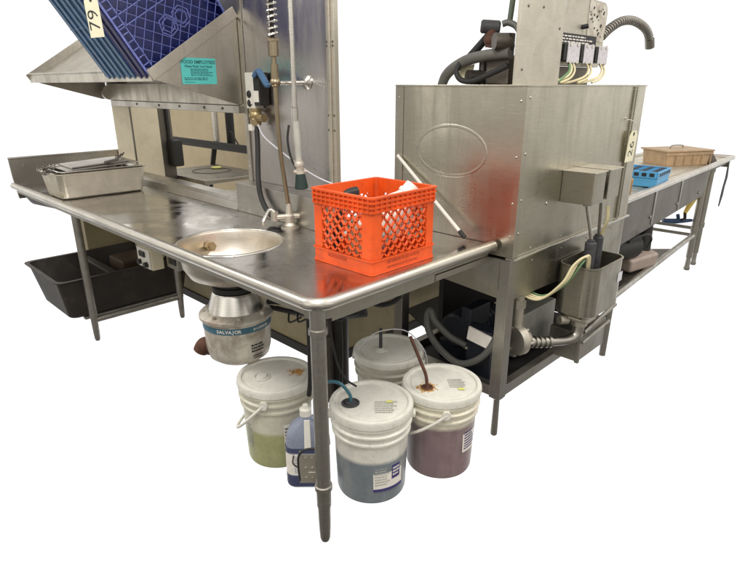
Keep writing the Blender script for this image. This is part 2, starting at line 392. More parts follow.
prof_out= [(.052,-.177),(.068,-.172),(.115,-.158),(.172,-.131),(.197,-.09),(.204,-.045),(.208,-.012),(.2095,-.004)]
mb.lathe(prof_in+prof_out,(SC[0],SC[1],DZ),seg=72)
bowl = mb.build('sink_bowl', M_['bowl'], table, ang=50)
MB().lathe([(.2085,-.002),(.2085,.003),(.212,.0055),(.217,.003),(.219,.0004)],(*SC,DZ),seg=72).build('ring', M_['bright'], bowl, ang=70)
mb = MB(); d = Vector((.03,1.0,0))*.178; c = Vector((*SC,DZ-.055))+d
mb.cyl(c+Vector((.03,1,0))*.012, c-Vector((.25,.95,-.2))*.03, .022, seg=6)
mb.cyl(c-Vector((.25,.95,-.2))*.028, c-Vector((.25,.95,-.2))*.040, .012, seg=16)
mb.build('water_inlet', M_['brass'], bowl)
MB().lathe([(0,-.172),(.054,-.172)],(*SC,DZ),seg=32).build('drain_flap', M_['rubber'], bowl)

# ------------------------------------------------------------------ 2 walls that the photo still shows
low = thing('low_wall', 'cream wall behind and below the dish table, coloured as in shade', 'wall', (.95,1.2,0))
mb = MB(); mb.box(.91,1.0,1.0,3.0,.0,.84); mb.box(1.0,3.1,1.0,1.09,0,.80)
mb.box(.40,.90,3.02,3.10,.25,.84)
mb.build('wall', M_['low_shade_cream'], low)
mb = MB(); mb.box(.895,.9095,.985,3.0,0,.055,.003); mb.box(.91,3.1,.985,.9995,0,.055,.003); mb.build('baseboard', M_['black'], low)
mb = MB(); mb.tube([(.885,.975,.02),(.885,.975,.84)],.022,seg=14,smooth=False); mb.tube([(.84,.975,.02),(.84,.975,.84)],.009,seg=10,smooth=False)
mb.build('corner_pipe', M_['dark_steel'], low)

pil = thing('wall_pillar', 'cream painted wall pillar below the far end of the rack shelf', 'pillar', (.8,2.8,.945))
mb = MB(); mb.box(.702,.885,2.683,2.985,.3,1.52,.004); mb.build('shaft', M_['cream'], pil)
mb = MB(); mb.box(.697,.7015,2.683,2.700,.947,1.50,.001); mb.build('corner_bead', M_['dark_steel'], pil)

post = thing('service_post', 'dark grey service post with a lower junction box at the edge of the wall opening', 'post', (.95,2.75,.6))
mb = MB(); mb.box(.887,.985,2.70,2.80,.3,1.55,.006); mb.build('post', M_['dark_steel'], post)
mb = MB(); mb.box(.93,1.01,2.62,2.695,.95,1.13,.012); mb.cyl((.95,2.69,1.13),(.95,2.69,1.5),.012); mb.build('junction_box', M_['black'], post)

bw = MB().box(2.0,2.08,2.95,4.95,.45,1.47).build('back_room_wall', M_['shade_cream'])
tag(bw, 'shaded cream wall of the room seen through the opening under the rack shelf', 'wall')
pr = thing('pipe_rack', 'black shelf rail with upright pipes seen through the wall opening', 'rack', (1.6,3.3,.7))
mb = MB(); mb.box(1.56,1.66,2.6,4.0,.985,1.03,.004); mb.box(1.55,1.56,2.6,4.0,1.03,1.05); mb.build('rail', M_['black'], pr)
MB().tube([(1.62,3.25,.98),(1.60,3.36,.6)],.022,smooth=False).build('leg', M_['black'], pr)
MB().cyl((1.6,3.16,1.03),(1.6,3.16,1.5),.024).build('pipe', M_['bright'], pr)
mb = MB(); mb.cyl((1.66,3.04,1.03),(1.66,3.04,1.5),.034); mb.cyl((1.66,3.27,1.03),(1.66,3.27,1.5),.022)
mb.tube([(1.62,3.02,1.04),(1.6,2.95,1.14),(1.6,2.88,1.08),(1.6,2.84,1.04)],.006); mb.build('dark_pipe', M_['rubber'], pr)

bt = thing('side_table', 'low steel side table behind the wall opening with a round cut-out mark on top', 'table', (1.2,2.7,.3))
mb = MB(); mb.box(.985,1.50,2.33,3.02,.85,.88,.004); mb.build('top', M_['splash'], bt)
mb = MB(); mb.lathe([(.135,.0),(.135,.003),(.145,.003),(.145,0)],(1.27,2.72,.8805),seg=48); mb.build('ring', M_['dark_steel'], bt)
for x,y in ((1.02,2.37),(1.46,2.37),(1.02,2.98)):
    MB().cyl((x,y,.3),(x,y,.85),.018).build('leg', M_['leg'], bt)
sp = MB().lathe([(0,0),(.032,0),(.04,.006),(.032,.012),(0,.014)],(1.36,2.80,.8835),seg=24).build('sponge', M_['yel_sticker'])
tag(sp, 'small yellow scouring pad lying on the side table in the opening', 'scouring pad')
wb = MB().lathe([(0,0),(.075,0),(.09,.18),(.095,.19),(.085,.19),(.07,.01),(0,.01)],(1.05,2.18,.62),seg=32).build('white_tub', M_['white'])
tag(wb, 'small white tub seen below the side table in the wall opening', 'tub')

dpz=thing('dark_fill_pipes','made-up dark pipes and cable filling the shadowy gap behind the corner leg','pipe',(.7,.72,0))  # pipes added so the gap beside the leg stays dark
mb=MB(); mb.cyl((.655,.73,.0),(.655,.73,.80),.026); mb.cyl((.655,.73,.30),(.655,.73,.36),.033); mb.build('pipe',M_['dark_steel'],dpz)
mb=MB(); mb.cyl((.745,.735,.0),(.745,.735,.80),.048); mb.build('wide_pipe',M_['tub'],dpz)
mb=MB(); mb.tube([(.70,.68,.0),(.71,.68,.3),(.69,.67,.55),(.64,.64,.78)],.009,seg=8); mb.build('black_lead',M_['rubber'],dpz)
# ------------------------------------------------------------------ 3 steel wall panel
pn = thing('steel_wall_panel', 'tall stainless steel wall panel behind the pre-rinse faucet', 'wall panel', (.71,1.0,1.03))
mb = MB(); mb.prism([(.724,.95),(1.345,.95),(1.345,1.40),(3.02,1.40),(3.02,1.55),(2.60,1.78),(2.05,1.80),(2.05,2.10),(.724,2.10)],'x',.702,.72); mb.build('sheet', M_['panel'], pn)
mb = MB(); mb.prism([(.672,.95),(.722,.95),(.722,2.10),(.672,2.10)],'x',.698,.724,.003); mb.box(.690,.698,.690,.704,.95,2.10,.002); mb.build('edge_trim', M_['galv'], pn)
mb = MB()
for z in (1.06,1.31,1.37,1.64,1.655,1.9):
    for y in (.679,.714): mb.sphere((.698,y,z),.0055,(.5,1,1),12)
mb.build('screws', M_['dark_steel'], pn)
mb = MB(); mb.box(.694,.7015,1.315,1.345,1.03,2.10,.002)
for z in (1.1,1.22,1.34): mb.sphere((.694,1.33,z),.006,(.5,1,1),12)
mb.build('edge_fold', M_['shelf'], pn)

# ------------------------------------------------------------------ 4 slanted rack shelf
sh = thing('rack_shelf', 'sloping stainless rack shelf on wall brackets holding blue dish racks', 'shelf', (.46,2.2,1.4))
Y0,Y1 = 1.345,3.03
F0 = Vector((.246,1.508)); B0 = Vector((.697,1.7945)); u2 = (B0-F0).normalized(); v2 = Vector((-u2.y,u2.x))
def sq(a,b,c,d): return [a,b,c,d]
mb = MB()
mb.prism([F0,B0,B0+v2*.004,F0+v2*.004],'y',Y0+.004,Y1-.004)
mb.build('tray', M_['shelf'], sh)
mb = MB()
mb.prism([(.240,1.505),(.247,1.503),(.247,1.556),(.240,1.556)],'y',Y0+.001,Y1-.001,.001)
mb.cyl((.241,Y0+.001,1.553),(.241,Y1-.001,1.553),.0075,seg=14)
mb.build('front_lip', M_['shelf'], sh)
for (a,b) in ((Y0-.004,Y0+.003),(Y1-.003,Y1+.004)):
    mb = MB(); mb.prism([F0+v2*-.002,B0+v2*-.002,B0+v2*.048,F0+v2*.048],'y',a,b,.0015); mb.build('side_lip', M_['shelf'], sh)
for (a,b) in ((Y0+.0035,Y0+.0065),(Y1-.008,Y1-.005)):
    mb = MB(); mb.prism([(.252,1.512),(.697,1.794),(.699,1.40),(.664,1.40)],'y',a,b,.001); mb.build('bracket', M_['shelf'], sh)
mb = MB()
mb.box(.672,.699,Y0+.01,2.93,1.395,1.50,.004); mb.cyl((.680,2.93,1.395+.0475),(.680,2.955,1.395+.0475),.046,seg=24)
mb.build('wall_beam', M_['shelf'], sh)
mb = MB(); mb.box(.668,.700,Y0+.004,2.90,1.358,1.394,.002); mb.build('beam_flange', M_['splash'], sh)
for y in (1.5,1.68,1.95,2.2,2.5): MB().cyl((.665,y,1.378),(.669,y,1.378),.007,seg=10).build('bolt', M_['dark_steel'], sh)

# ------------------------------------------------------------------ 5 blue dish racks standing on edge in the shelf
RL, RT = .50, .112
def rack(i, label, mats):
    y0 = 1.376 + i*(RT+.004)
    base = Vector((F0.x+v2.x*.006+u2.x*.006, y0, F0.y+v2.y*.006+u2.y*.006))
    t = thing('dish_rack', label, 'dish rack', base, 'blue dish racks on the slanted shelf')
    # local frame: X along the slope, Y = rack thickness, Z = square to the slope
    A = Matrix(((u2.x,0,v2.x),(0,1,0),(u2.y,0,v2.y))).to_4x4()
    W = Matrix.Translation(base) @ A
    mb = MB(W)
    w = .012
    mb.box(0,RL,.004,RT,0,w,.002); mb.box(0,RL,.004,RT,RL-w,RL,.002); mb.box(0,w,.004,RT,w,RL-w,.002); mb.box(RL-w,RL,.004,RT,w,RL-w,.002)
    mb.box(w,RL-w,.05,.056,w,RL-w)      # compartment floor, closes the view through the lattice
    mb.build('frame', mats[0], t)
    mb = MB(W)
    for y,wd,dp in ((.006,.022,.007),(.040,.010,.003),(.058,.022,.007),(.092,.008,.003)):
        mb.box(-dp,0,y,y+wd,.004,RL-.004,.002)
    for z in (.02,.25,.44): mb.box(-.003,0,.004,RT-.002,z,z+.006,.001)
    mb.build('side_ribs', mats[1], t)
    mb = MB(W)      # bottom lattice
    mb.box(0,RL,-.002,.003,0,.010,.001); mb.box(0,RL,-.002,.003,RL-.010,RL,.001); mb.box(0,.010,-.002,.003,.01,RL-.01,.001); mb.box(RL-.010,RL,-.002,.003,.01,RL-.01,.001)
    mb.box(.040,.044,-.001,.003,.01,RL-.01)
    def bar(p,q,wd=.0020):
        p=Vector((p[0],0,p[1])); q=Vector((q[0],0,q[1])); d=(q-p); L=d.length
        if L < .01: return
        an = math.atan2(d.z,d.x)
        mb.box(0,L,-.001,.0032,-wd/2,wd/2,M=Matrix.Translation(p)@Matrix.Rotation(-an,4,'Y'))
    lo, hi = .044, RL-.01
    st = .047
    for k in range(-12,13):
        c = k*st*1.2
        # x - z = c  and x + z = RL + c clipped to the square
        a0 = max(lo, .01+c); a1 = min(hi, hi+c)
        if a1 > a0: bar((a0,a0-c),(a1,a1-c))
        s_ = RL+c
        a0 = max(lo, s_-hi); a1 = min(hi, s_-.01)
        if a1 > a0: bar((a0,s_-a0),(a1,s_-a1))
    for z in (.215,.262): bar((.01,z),(hi,z),.0035)
    def hexr(cx,cz,r):
        p=[(cx+r*math.cos(R_(60*k+12)),cz+r*math.sin(R_(60*k+12))) for k in range(6)]
        for k in range(6): bar(p[k],p[(k+1)%6],.0032)
    for cx,cz in ((.215,.125),(.29,.125),(.215,.335),(.29,.335)):
        hexr(cx,cz,.045); hexr(cx,cz,.03)
    # moulded cross ticks along the near edge
    for k in range(14): mb.box(.012,.038,-.0008,.003,.02+k*.034,.024+k*.034)
    mb.build('lattice', mats[2], t)
    return t
rack(0,'navy dish rack nearest the sign, its latticed bottom facing out',(M_['navy'],M_['purple'],M_['navy_line']))
rack(1,'second dish rack in the row, just behind the navy latticed one',(M_['navy'],M_['teal'],M_['navy_line']))
rack(2,'third dish rack in the row, dull teal ribs, between two others',(M_['teal'],M_['teal'],M_['teal']))
rack(3,'farthest dish rack in the row, teal ribs, at the open end of the shelf',(M_['navy'],M_['teal'],M_['teal']))

# paper tag hanging over the racks
def paper_tag(name, label, O, ex, ey, w, h, txt, tsize, rot, string_pts, hole=(0,.4)):
    t = thing(name, label, 'tag', O)
    M = face_M(O, ex, ey)
    mb = MB(M)
    c = w*.22
    mb.prism([(-w/2,-h/2),(w/2,-h/2),(w/2,h/2-c),(w/2-c,h/2),(-w/2+c,h/2),(-w/2,h/2-c)],'z',0,.0012)
    mb.build('card', M_['tag'], t)
    mb = MB(M @ Matrix.Translation((0,-h*.08,.0016)) @ Matrix.Rotation(rot,4,'Z'))
    mb.text(txt, tsize, Matrix(), .0003, bold=-.0006)
    mb.build('number', M_['ink'], t)
    mb = MB(M @ Matrix.Translation((0,h*.40,.0014))); mb.cyl((0,0,0),(0,0,.0008),w*.09,seg=16); mb.build('eyelet', M_['ink'], t)
    MB().tube(string_pts,.0016,seg=8).build('string', M_['white'], t)
    return t
o = Vector((.205,1.660,1.800))
ex = Vector((.10,-.97,-.10)).normalized(); up = Vector((-u2.y,0,u2.x)); nrm = ex.cross(up)
O = Vector((.034,1.343,1.743))
paper_tag('price_tag','cream paper tag reading 79 hanging over the blue dish racks', O, (.35,-.93,.03), (-.04,.02,1), .074,.148,'79',.080,R_(90),
          [O+Vector((-.003,0,.06)),O+Vector((-.003,.0,.08)),O+Vector((.0,.02,.10)),O+Vector((.025,.05,.105))])

# sign on the bracket
sg = thing('notice_sign','small turquoise hand washing notice stuck on the end of the rack shelf','sign',(.47,1.342,1.55))
Ms = face_M((.383,1.3475,1.494),(1,0,0),(0,0,1))
mb = MB(Ms); mb.box(0,.176,0,.112,0,.0012); mb.build('sheet', M_['sign'], sg)
Ms = face_M((.383,1.3461,1.494),(1,0,0),(0,0,1))
mb = MB(Ms); mb.text('FOOD EMPLOYEES',.0205,Matrix.Translation((.088,.094,0)),.0003,bold=.0004); mb.text('Please Wash Your Hands',.0135,Matrix.Translation((.088,.076,0)),.0003,bold=.0003)
fine_print(mb, Matrix.Translation((.045,.034,0)), .115,.034,5,.0003,.5,3); fine_print(mb, Matrix.Translation((.012,.016,0)), .15,.014,2,.0003,.55,4); fine_print(mb, Matrix.Translation((.012,.006,0)), .06,.005,1,.0003,.5,5)
mb.build('lettering', M_['teal_ink'], sg)

# ------------------------------------------------------------------ 6 pre-rinse faucet
fx, fy = .567, .850
fc = thing('prerinse_faucet','tall pre-rinse faucet with coiled spring riser and hanging spray hose','faucet',(fx,fy,DZ))
mb = MB()
mb.lathe([(0,0),(.040,0),(.040,.006),(.028,.010),(.020,.022),(.023,.030),(.024,.055),(.017,.062),(.0135,.085),(.011,.11)],(fx,fy,DZ),seg=28)
mb.cyl((fx-.055,fy+.03,DZ+.05),(fx+.055,fy-.03,DZ+.05),.013)
mb.cyl((fx-.058,fy+.032,DZ+.035),(fx-.058,fy+.032,DZ+.075),.016); mb.cyl((fx+.058,fy-.032,DZ+.035),(fx+.058,fy-.032,DZ+.075),.016)
mb.build('valve_body', M_['galv'], fc)
for s in (-1,1):
    mb = MB(); c = Vector((fx+s*.058,fy-s*.032,DZ+.072)); e = c+Vector((s*.045-.02,-s*.02-.03,-.045))
    mb.tube([c,c+Vector((s*.02,-s*.01,.012)),e+Vector((0,0,.02)),e],[.009,.008,.007,.008],seg=12); mb.build('handle', M_['bright'], fc)
MB().tube([(fx,fy,DZ+.09),(fx-.03,fy,1.22),(fx-.037,fy,1.45),(fx-.037,fy,1.62)],.0095,seg=14).build('riser', M_['pipe'], fc)
mb = MB()
mb.cyl((fx-.037,fy,1.60),(fx-.037,fy,1.655),.021); mb.cyl((fx-.037,fy,1.655),(fx-.037,fy,1.665),.026,seg=6); mb.cyl((fx-.037,fy,1.50),(fx-.037,fy,1.57),.016)
mb.sphere((fx-.037,fy,1.50),.022)
mb.build('fitting', M_['pipe'], fc)
mb = MB(); pts=[]
for k in range(0,300):
    a = k*2*math.pi/14; pts.append((fx-.037+.019*math.cos(a), fy+.019*math.sin(a), 1.668+k*.0215/14))
mb.tube(pts,.0042,seg=7,smooth=False); mb.build('spring', M_['bright'], fc)
MB().cyl((fx-.037,fy,1.66),(fx-.037,fy,2.12),.0085).build('inner_hose', M_['rubber'], fc)
mb = MB(); mb.cyl((fx-.037,fy,1.497),(.70,fy,1.50),.008); mb.lathe([(0,0),(.03,0),(.03,.004),(.014,.014),(0,.016)],M=Matrix.Translation((.701,fy,1.50))@Matrix.Rotation(R_(-90),4,'Y'),seg=28)
mb.build('wall_bracket', M_['bright'], fc)
hx, hy = .60,.815
mb = MB(); n=150; pts=[(hx,hy+.004,2.1-(.70)*k/n) for k in range(n+1)]; mb.tube(pts,[.0105+.0018*(k%2) for k in range(n+1)],seg=14,smooth=False)
mb.cyl((hx,hy+.004,1.345),(hx,hy+.004,1.40),.0145,seg=16)
mb.build('flexible_hose', M_['bright'], fc, ang=80)
mb = MB(); mb.tube([(hx,hy+.004,1.345),(hx+.002,hy,1.28),(hx+.003,hy-.004,1.19)],[.0150,.0165,.0145],seg=16); mb.build('grip', M_['grey_label'], fc)
MB().tube([(hx-.022,hy+.02,1.33),(hx-.030,hy+.024,1.27),(hx-.024,hy+.016,1.20),(hx-.01,hy,1.15)],.005,seg=10).build('trigger', M_['black'], fc)
mb = MB(); mb.cyl((hx+.003,hy-.004,1.19),(hx+.006,hy-.008,1.125),.016,.019); mb.sphere((hx+.003,hy-.004,1.165),.022); mb.cyl((hx-.02,hy+.005,1.135),(hx+.03,hy-.02,1.135),.008); mb.build('spray_valve', M_['cast'], fc)
mb = MB(); mb.cyl((hx+.006,hy-.008,1.125),(hx+.008,hy-.010,1.06),.021,.030,bev=.004); mb.build('nozzle', plastic('dark_green_rubber',(.012,.03,.026),.55,.3), fc)

# ------------------------------------------------------------------ 7 water control valve on the panel
vc = thing('water_control_valve','white and black water valve with brass body and blue lever on the steel panel','valve',(.66,1.16,1.4))
mb = MB(); mb.box(.645,.695,1.175,1.245,1.385,1.545,.004); mb.build('bracket_plate', M_['white'], vc)
mb = MB(); mb.box(.640,.695,1.125,1.172,1.40,1.545,.004)
for z in (1.45,1.41): mb.sphere((.643,1.215,z),.017,(.5,1,1),14)
mb.build('switch_block', M_['black'], vc)
mb = MB(); mb.box(.634,.640,1.13,1.165,1.415,1.465,.002); mb.build('switch_label', M_['label'], vc); mb = MB(); mb.box(.640,.6445,1.19,1.235,1.405,1.43,.001); mb.build('maker_label', M_['label'], vc)
mb = MB(); mb.cyl((.655,1.19,1.385),(.655,1.19,1.31),.028,.025); mb.cyl((.655,1.215,1.345),(.655,1.12,1.345),.019); mb.sphere((.655,1.19,1.355),.032); mb.cyl((.655,1.20,1.352),(.69,1.285,1.40),.010)
mb.build('brass_body', M_['brass'], vc)
mb = MB(); mb.box(.625,.655,1.185,1.215,1.285,1.315,.003); mb.build('connector', M_['white'], vc)
mb = MB()
a=Vector((.632,1.110,1.548)); b=Vector((.592,.995,1.492))
mb.tube([a+Vector((.0,.04,-.02)),a,a+(b-a)*.5+Vector((0,0,.002)),b,b+Vector((0,-.012,.004))],[.010,.014,.015,.014,.009],seg=14); mb.build('lever', M_['blue_lever'], vc)
MB().tube([(.655,1.188,1.30),(.635,1.16,1.22),(.585,1.10,1.07),(.575,1.07,.985),(.57,1.01,.925),(.565,.94,.915),(.56,.89,.93)],.0125,seg=16).build('hose', M_['rubber'], vc)
lt = MB().tube([(.645,1.16,1.315),(.63,1.09,1.26),(.66,.96,1.18),(.67,.80,1.115),(.685,.68,1.085),(.69,.655,1.085)],.0035,seg=8).build('drip_line', M_['wire_grey'])
tag(lt,'thin clear tube running down across the steel panel','tube')

# ------------------------------------------------------------------ 8 orange milk crate
def milk_crate(x0,x1,y0,y1,z0,h):
    cx,cy=(x0+x1)/2,(y0+y1)/2
    t = thing('milk_crate','bright orange plastic milk crate with lattice sides on the near corner of the dish table','crate',(cx,cy,z0))
    W,D = x1-x0, y1-y0; th=.009
    mb = MB()
    # floor grid
    mb.box(x0+.012,x1-.012,y0+.012,y1-.012,z0+.004,z0+.010,.001)
    # corner posts (L shaped, rounded)
    pw=.047
    for sx,sy,px,py in ((1,1,x0,y0),(-1,1,x1,y0),(1,-1,x0,y1),(-1,-1,x1,y1)):
        a=(px,py); r=.012
        pts=[(px,py+sy*pw),(px,py+sy*r),(px+sx*r*.3,py+sy*r*.3),(px+sx*r,py),(px+sx*pw,py),(px+sx*pw,py+sy*th),(px+sx*(r+th*.6),py+sy*th),(px+sx*th,py+sy*(r+th*.6)),(px+sx*th,py+sy*pw)]
        mb.prism(pts,'z',z0+.004,z0+h-.006)
    mb.build('corner_posts', M_['orange'], t)
    # bands
    mb = MB()
    def ring(z,zt,o,i):
        r=.014
        def rr(d):
            q=[]; X0,X1,Y0_,Y1_=x0-d,x1+d,y0-d,y1+d
            for (cx_,cy_,a0) in ((X1-r,Y1_-r,0),(X0+r,Y1_-r,90),(X0+r,Y0_+r,180),(X1-r,Y0_+r,270)):
                for k in range(5): a=R_(a0+22.5*k); q.append((cx_+r*math.cos(a),cy_+r*math.sin(a)))
            return q
        tb=bmesh.new(); O=rr(o); I=rr(-i); n=len(O)
        vv=[[tb.verts.new((*p,zz)) for p in L] for L,zz in ((O,z),(O,zt),(I,zt),(I,z))]
        for q in range(4):
            a,b=vv[q],vv[(q+1)%4]
            for k in range(n): tb.faces.new((a[k],a[(k+1)%n],b[(k+1)%n],b[k]))
        bmesh.ops.recalc_face_normals(tb,faces=tb.faces[:]); mb._merge(tb)
    ring(z0+h-.054,z0+h,.001,.008)                # smooth wall behind the ribs
    for k in range(4): ring(z0+h-.006-.0155*k,z0+h+.0005-.0155*k,.0068-.0008*k,.004)
    # vertical webs between ribs
    for k in range(13):
        f=(k+.5)/13
        for yy,s in ((y0,-1),(y1,1)):
            mb.box(x0+W*f-.0015,x0+W*f+.0015,min(yy,yy+s*.0065),max(yy,yy+s*.0065),z0+h-.053,z0+h-.004)
        for xx,s in ((x0,-1),(x1,1)):
            mb.box(min(xx,xx+s*.0065),max(xx,xx+s*.0065),y0+D*f-.0015,y0+D*f+.0015,z0+h-.053,z0+h-.004)
    mb.build('top_band', M_['orange'], t)
    mb = MB()
    ring(z0,z0+.052,.0015,.008); ring(z0+.047,z0+.052,.005,.002); ring(z0-.0,z0+.006,.004,.002)
    mb.build('bottom_band', M_['orange'], t)
    # lattice sides
    zb,zt=z0+.052,z0+h-.054
    def lattice(kind, fixed, a0, a1, s):
        mb=MB(); H_=zt-zb; Lw=a1-a0; step=.0365; wd=.0058; dp=.007
        def bar(p,q):
            d=Vector((q[0]-p[0],q[1]-p[1])); L=d.length
            if L<.004: return
            an=math.atan2(d.y,d.x)
            if kind=='y': M=Matrix.Translation((p[0],fixed,p[1]))@Matrix.Rotation(-an,4,'Y'); mb.box(0,L,min(0,s*dp),max(0,s*dp),-wd/2,wd/2,M=M)
            else: M=Matrix.Translation((fixed,p[0],p[1]))@Matrix.Rotation(an,4,'X'); mb.box(min(0,s*dp),max(0,s*dp),0,L,-wd/2,wd/2,M=M)
        k=-20
        sl=1.12
        while k<40:
            c=a0+k*step
            # rising: h = sl*(a-c)
            lo=max(a0,c); hi=min(a1,c+H_/sl)
            if hi>lo: bar((lo,zb+sl*(lo-c)),(hi,zb+sl*(hi-c)))
            lo=max(a0,c); hi=min(a1,c+H_/sl)
            if hi>lo: bar((lo,zt-sl*(lo-c)),(hi,zt-sl*(hi-c)))
            k+=1
        mb.build('lattice_side', M_['orange'], t)
    e=.0015
    lattice('y',y0+e,x0+pw-.002,x1-pw+.002,1); lattice('y',y1-e,x0+pw-.002,x1-pw+.002,-1)
    lattice('x',x0+e,y0+pw-.002,y1-pw+.002,1); lattice('x',x1-e,y0+pw-.002,y1-pw+.002,-1)
    # moulded print on the near long side: too worn to read
    mb=MB(face_M((x0+.075,y0-.0018,z0+.012),(1,0,0),(0,0,1)))
    fine_print(mb,Matrix.Translation((0,.017,0)),.20,.013,1,.0008,.7,11); fine_print(mb,Matrix(),.19,.009,1,.0008,.7,12)
    mb.build('moulded_print', M_['relief'], t)
    mb=MB(face_M((x0-.0018,y1-.08,z0+.014),(0,-1,0),(0,0,1))); fine_print(mb,Matrix.Translation((0,.012,0)),.13,.016,1,.0008,.7,14)
    mb.build('moulded_print', M_['relief'], t)
    return t
milk_crate(.327,.655,.095,.392,DZ+.001,.264)
# things lying in the crate
bo = thing('white_bottle','white plastic bottle with sloping shoulder and open neck lying inside the orange crate','bottle',(.53,.26,DZ+.012))
Mw=Matrix.Translation((.50,.30,DZ+.075))@Matrix.Rotation(R_(52),4,Vector((-.55,-.6,0)).normalized()) @ Matrix.Rotation(R_(20),4,'X')
Mw=Matrix.Translation((.455,.255,DZ+.055))@Vector((.62,-.30,.75)).to_track_quat('Z','Y').to_matrix().to_4x4()
mb=MB(Mw); mb.lathe([(0,0),(.068,0),(.076,.010),(.077,.12),(.070,.155),(.052,.195),(.036,.222),(.031,.235)],seg=36); mb.build('body',M_['white'],bo,ang=50)
mb=MB(Mw); mb.lathe([(.030,.233),(.036,.236),(.036,.248),(.031,.252),(.031,.278),(.027,.278),(.027,.24)],seg=28); mb.build('neck',M_['white'],bo,ang=50)
jb = MB().sphere((.545,.165,DZ+.165),.045,(1.1,.9,.95)).build('white_ball', M_['white']); tag(jb,'rounded white plastic bottle end pressed against the long lattice side of the orange crate','bottle')
cc = MB(); cc.box(.36,.44,.15,.25,DZ+.012,DZ+.14,.01,M=Matrix.Rotation(R_(0),4,'Z')); cc=cc.build('scrub_block', M_['brown']); tag(cc,'brown block seen through the short lattice side of the orange crate','scrub block')
cb = MB().tube([(.38,.34,DZ+.02),(.40,.33,DZ+.15),(.42,.32,DZ+.23),(.47,.31,DZ+.245)],.016,seg=14).build('black_hook', M_['black']); tag(cb,'black curved hook standing in the rear corner of the orange crate','hook')
ct = MB().lathe([(0,0),(.045,0),(.05,.10),(.046,.10),(.042,.004),(0,.004)],(.46,.19,DZ+.012),seg=28).build('steel_cup', M_['bright']); tag(ct,'small steel cup at the bottom of the orange crate','cup')

# ------------------------------------------------------------------ 9 aluminium pan with lids at the far end
pan = thing('food_pan','deep rectangular aluminium food pan at the far left end of the dish table','pan',(.28,2.38,DZ))
def rrect(x0,x1,y0,y1,r,n=6):
    q=[]
    for (cx_,cy_,a0) in ((x1-r,y1-r,0),(x0+r,y1-r,90),(x0+r,y0+r,180),(x1-r,y0+r,270)):
        for k in range(n+1): a=R_(a0+90*k/n); q.append((cx_+r*math.cos(a),cy_+r*math.sin(a)))
    return q
def loft(mb, loops, cap0=True, cap1=False):
    tb=bmesh.new(); V=[[tb.verts.new(p) for p in L] for L in loops]; n=len(V[0])
    for i in range(len(V)-1):
        for k in range(n): tb.faces.new((V[i][k],V[i][(k+1)%n],V[i+1][(k+1)%n],V[i+1][k]))
    if cap0: tb.faces.new(V[0][::-1])
    if cap1: tb.faces.new(V[-1])
    bmesh.ops.recalc_face_normals(tb,faces=tb.faces[:]); mb._merge(tb)
def lz(r,z): return [(x,y,z) for x,y in r]
def open_pan(mb, b, tp, z0, z1, flange=.014, t=.003, r=.035):
    loft(mb,[lz(rrect(b[0]+.01,b[1]-.01,b[2]+.01,b[3]-.01,r),z0),lz(rrect(*b,r),z0+.012),lz(rrect(*tp,r),z1-.004),
             lz(rrect(tp[0]-flange,tp[1]+flange,tp[2]-flange,tp[3]+flange,r),z1-.004),lz(rrect(tp[0]-flange,tp[1]+flange,tp[2]-flange,tp[3]+flange,r),z1),
             lz(rrect(tp[0]+t,tp[1]-t,tp[2]+t,tp[3]-t,r),z1),lz(rrect(b[0]+t,b[1]-t,b[2]+t,b[3]-t,r),z0+.014),lz(rrect(b[0]+.012,b[1]-.012,b[2]+.012,b[3]-.012,r),z0+.004)],True,True)
mb=MB(); open_pan(mb,(.065,.53,2.235,2.50),(.052,.548,2.215,2.54),DZ+.001,DZ+.145); mb.build('pan',M_['pan'],pan,ang=50)
p2 = MB(); open_pan(p2,(.09,.50,2.25,2.48),(.075,.525,2.235,2.52),DZ+.06,DZ+.155,.01); p2=p2.build('inner_pan',M_['bright'],ang=50); tag(p2,'shallow steel pan nested inside the deep aluminium pan','pan')
ld = MB(Matrix.Translation((.31,2.40,DZ+.163))@Matrix.Rotation(R_(3),4,'X')@Matrix.Rotation(R_(-2),4,'Y')@Matrix.Rotation(R_(4),4,'Z')); ld.box(-.20,.22,-.13,.13,0,.006,.003); ld.box(-.16,.18,-.09,.09,.006,.014,.004); ld=ld.build('pan_lid',M_['splash']); tag(ld,'flat steel pan lid laid across the aluminium pan','lid')
wh = MB(); 
for k in range(4): wh.tube([(.44,2.36,DZ+.182),(.46+.018*k,2.43,DZ+.195+.006*k),(.49+.014*k,2.50,DZ+.19),(.54,2.56,DZ+.178)],.003,seg=8)
wh.tube([(.44,2.36,DZ+.182),(.34,2.29,DZ+.180)],.008,seg=10); wh=wh.build('whisk',M_['dark_steel']); tag(wh,'dark wire whisk lying on the pan lid','whisk')
ch = MB()
rnd=random.Random(4)
for k in range(16):
    c=Vector((.035+rnd.uniform(-.05,.06),2.27+rnd.uniform(-.06,.06),DZ+.16+rnd.uniform(-.01,.035))); a=rnd.uniform(0,6.28); d=Vector((math.cos(a),math.sin(a),rnd.uniform(-.4,.4)))*.018; e=d.orthogonal().normalized()*.010
    ch.tube([c-d,c+e,c+d,c-e],.0028,seg=7,closed=True,sub=5)
ch=ch.build('chain',M_['dark_steel']); tag(ch,'tangled dark chain over the left rim of the aluminium pan','chain')

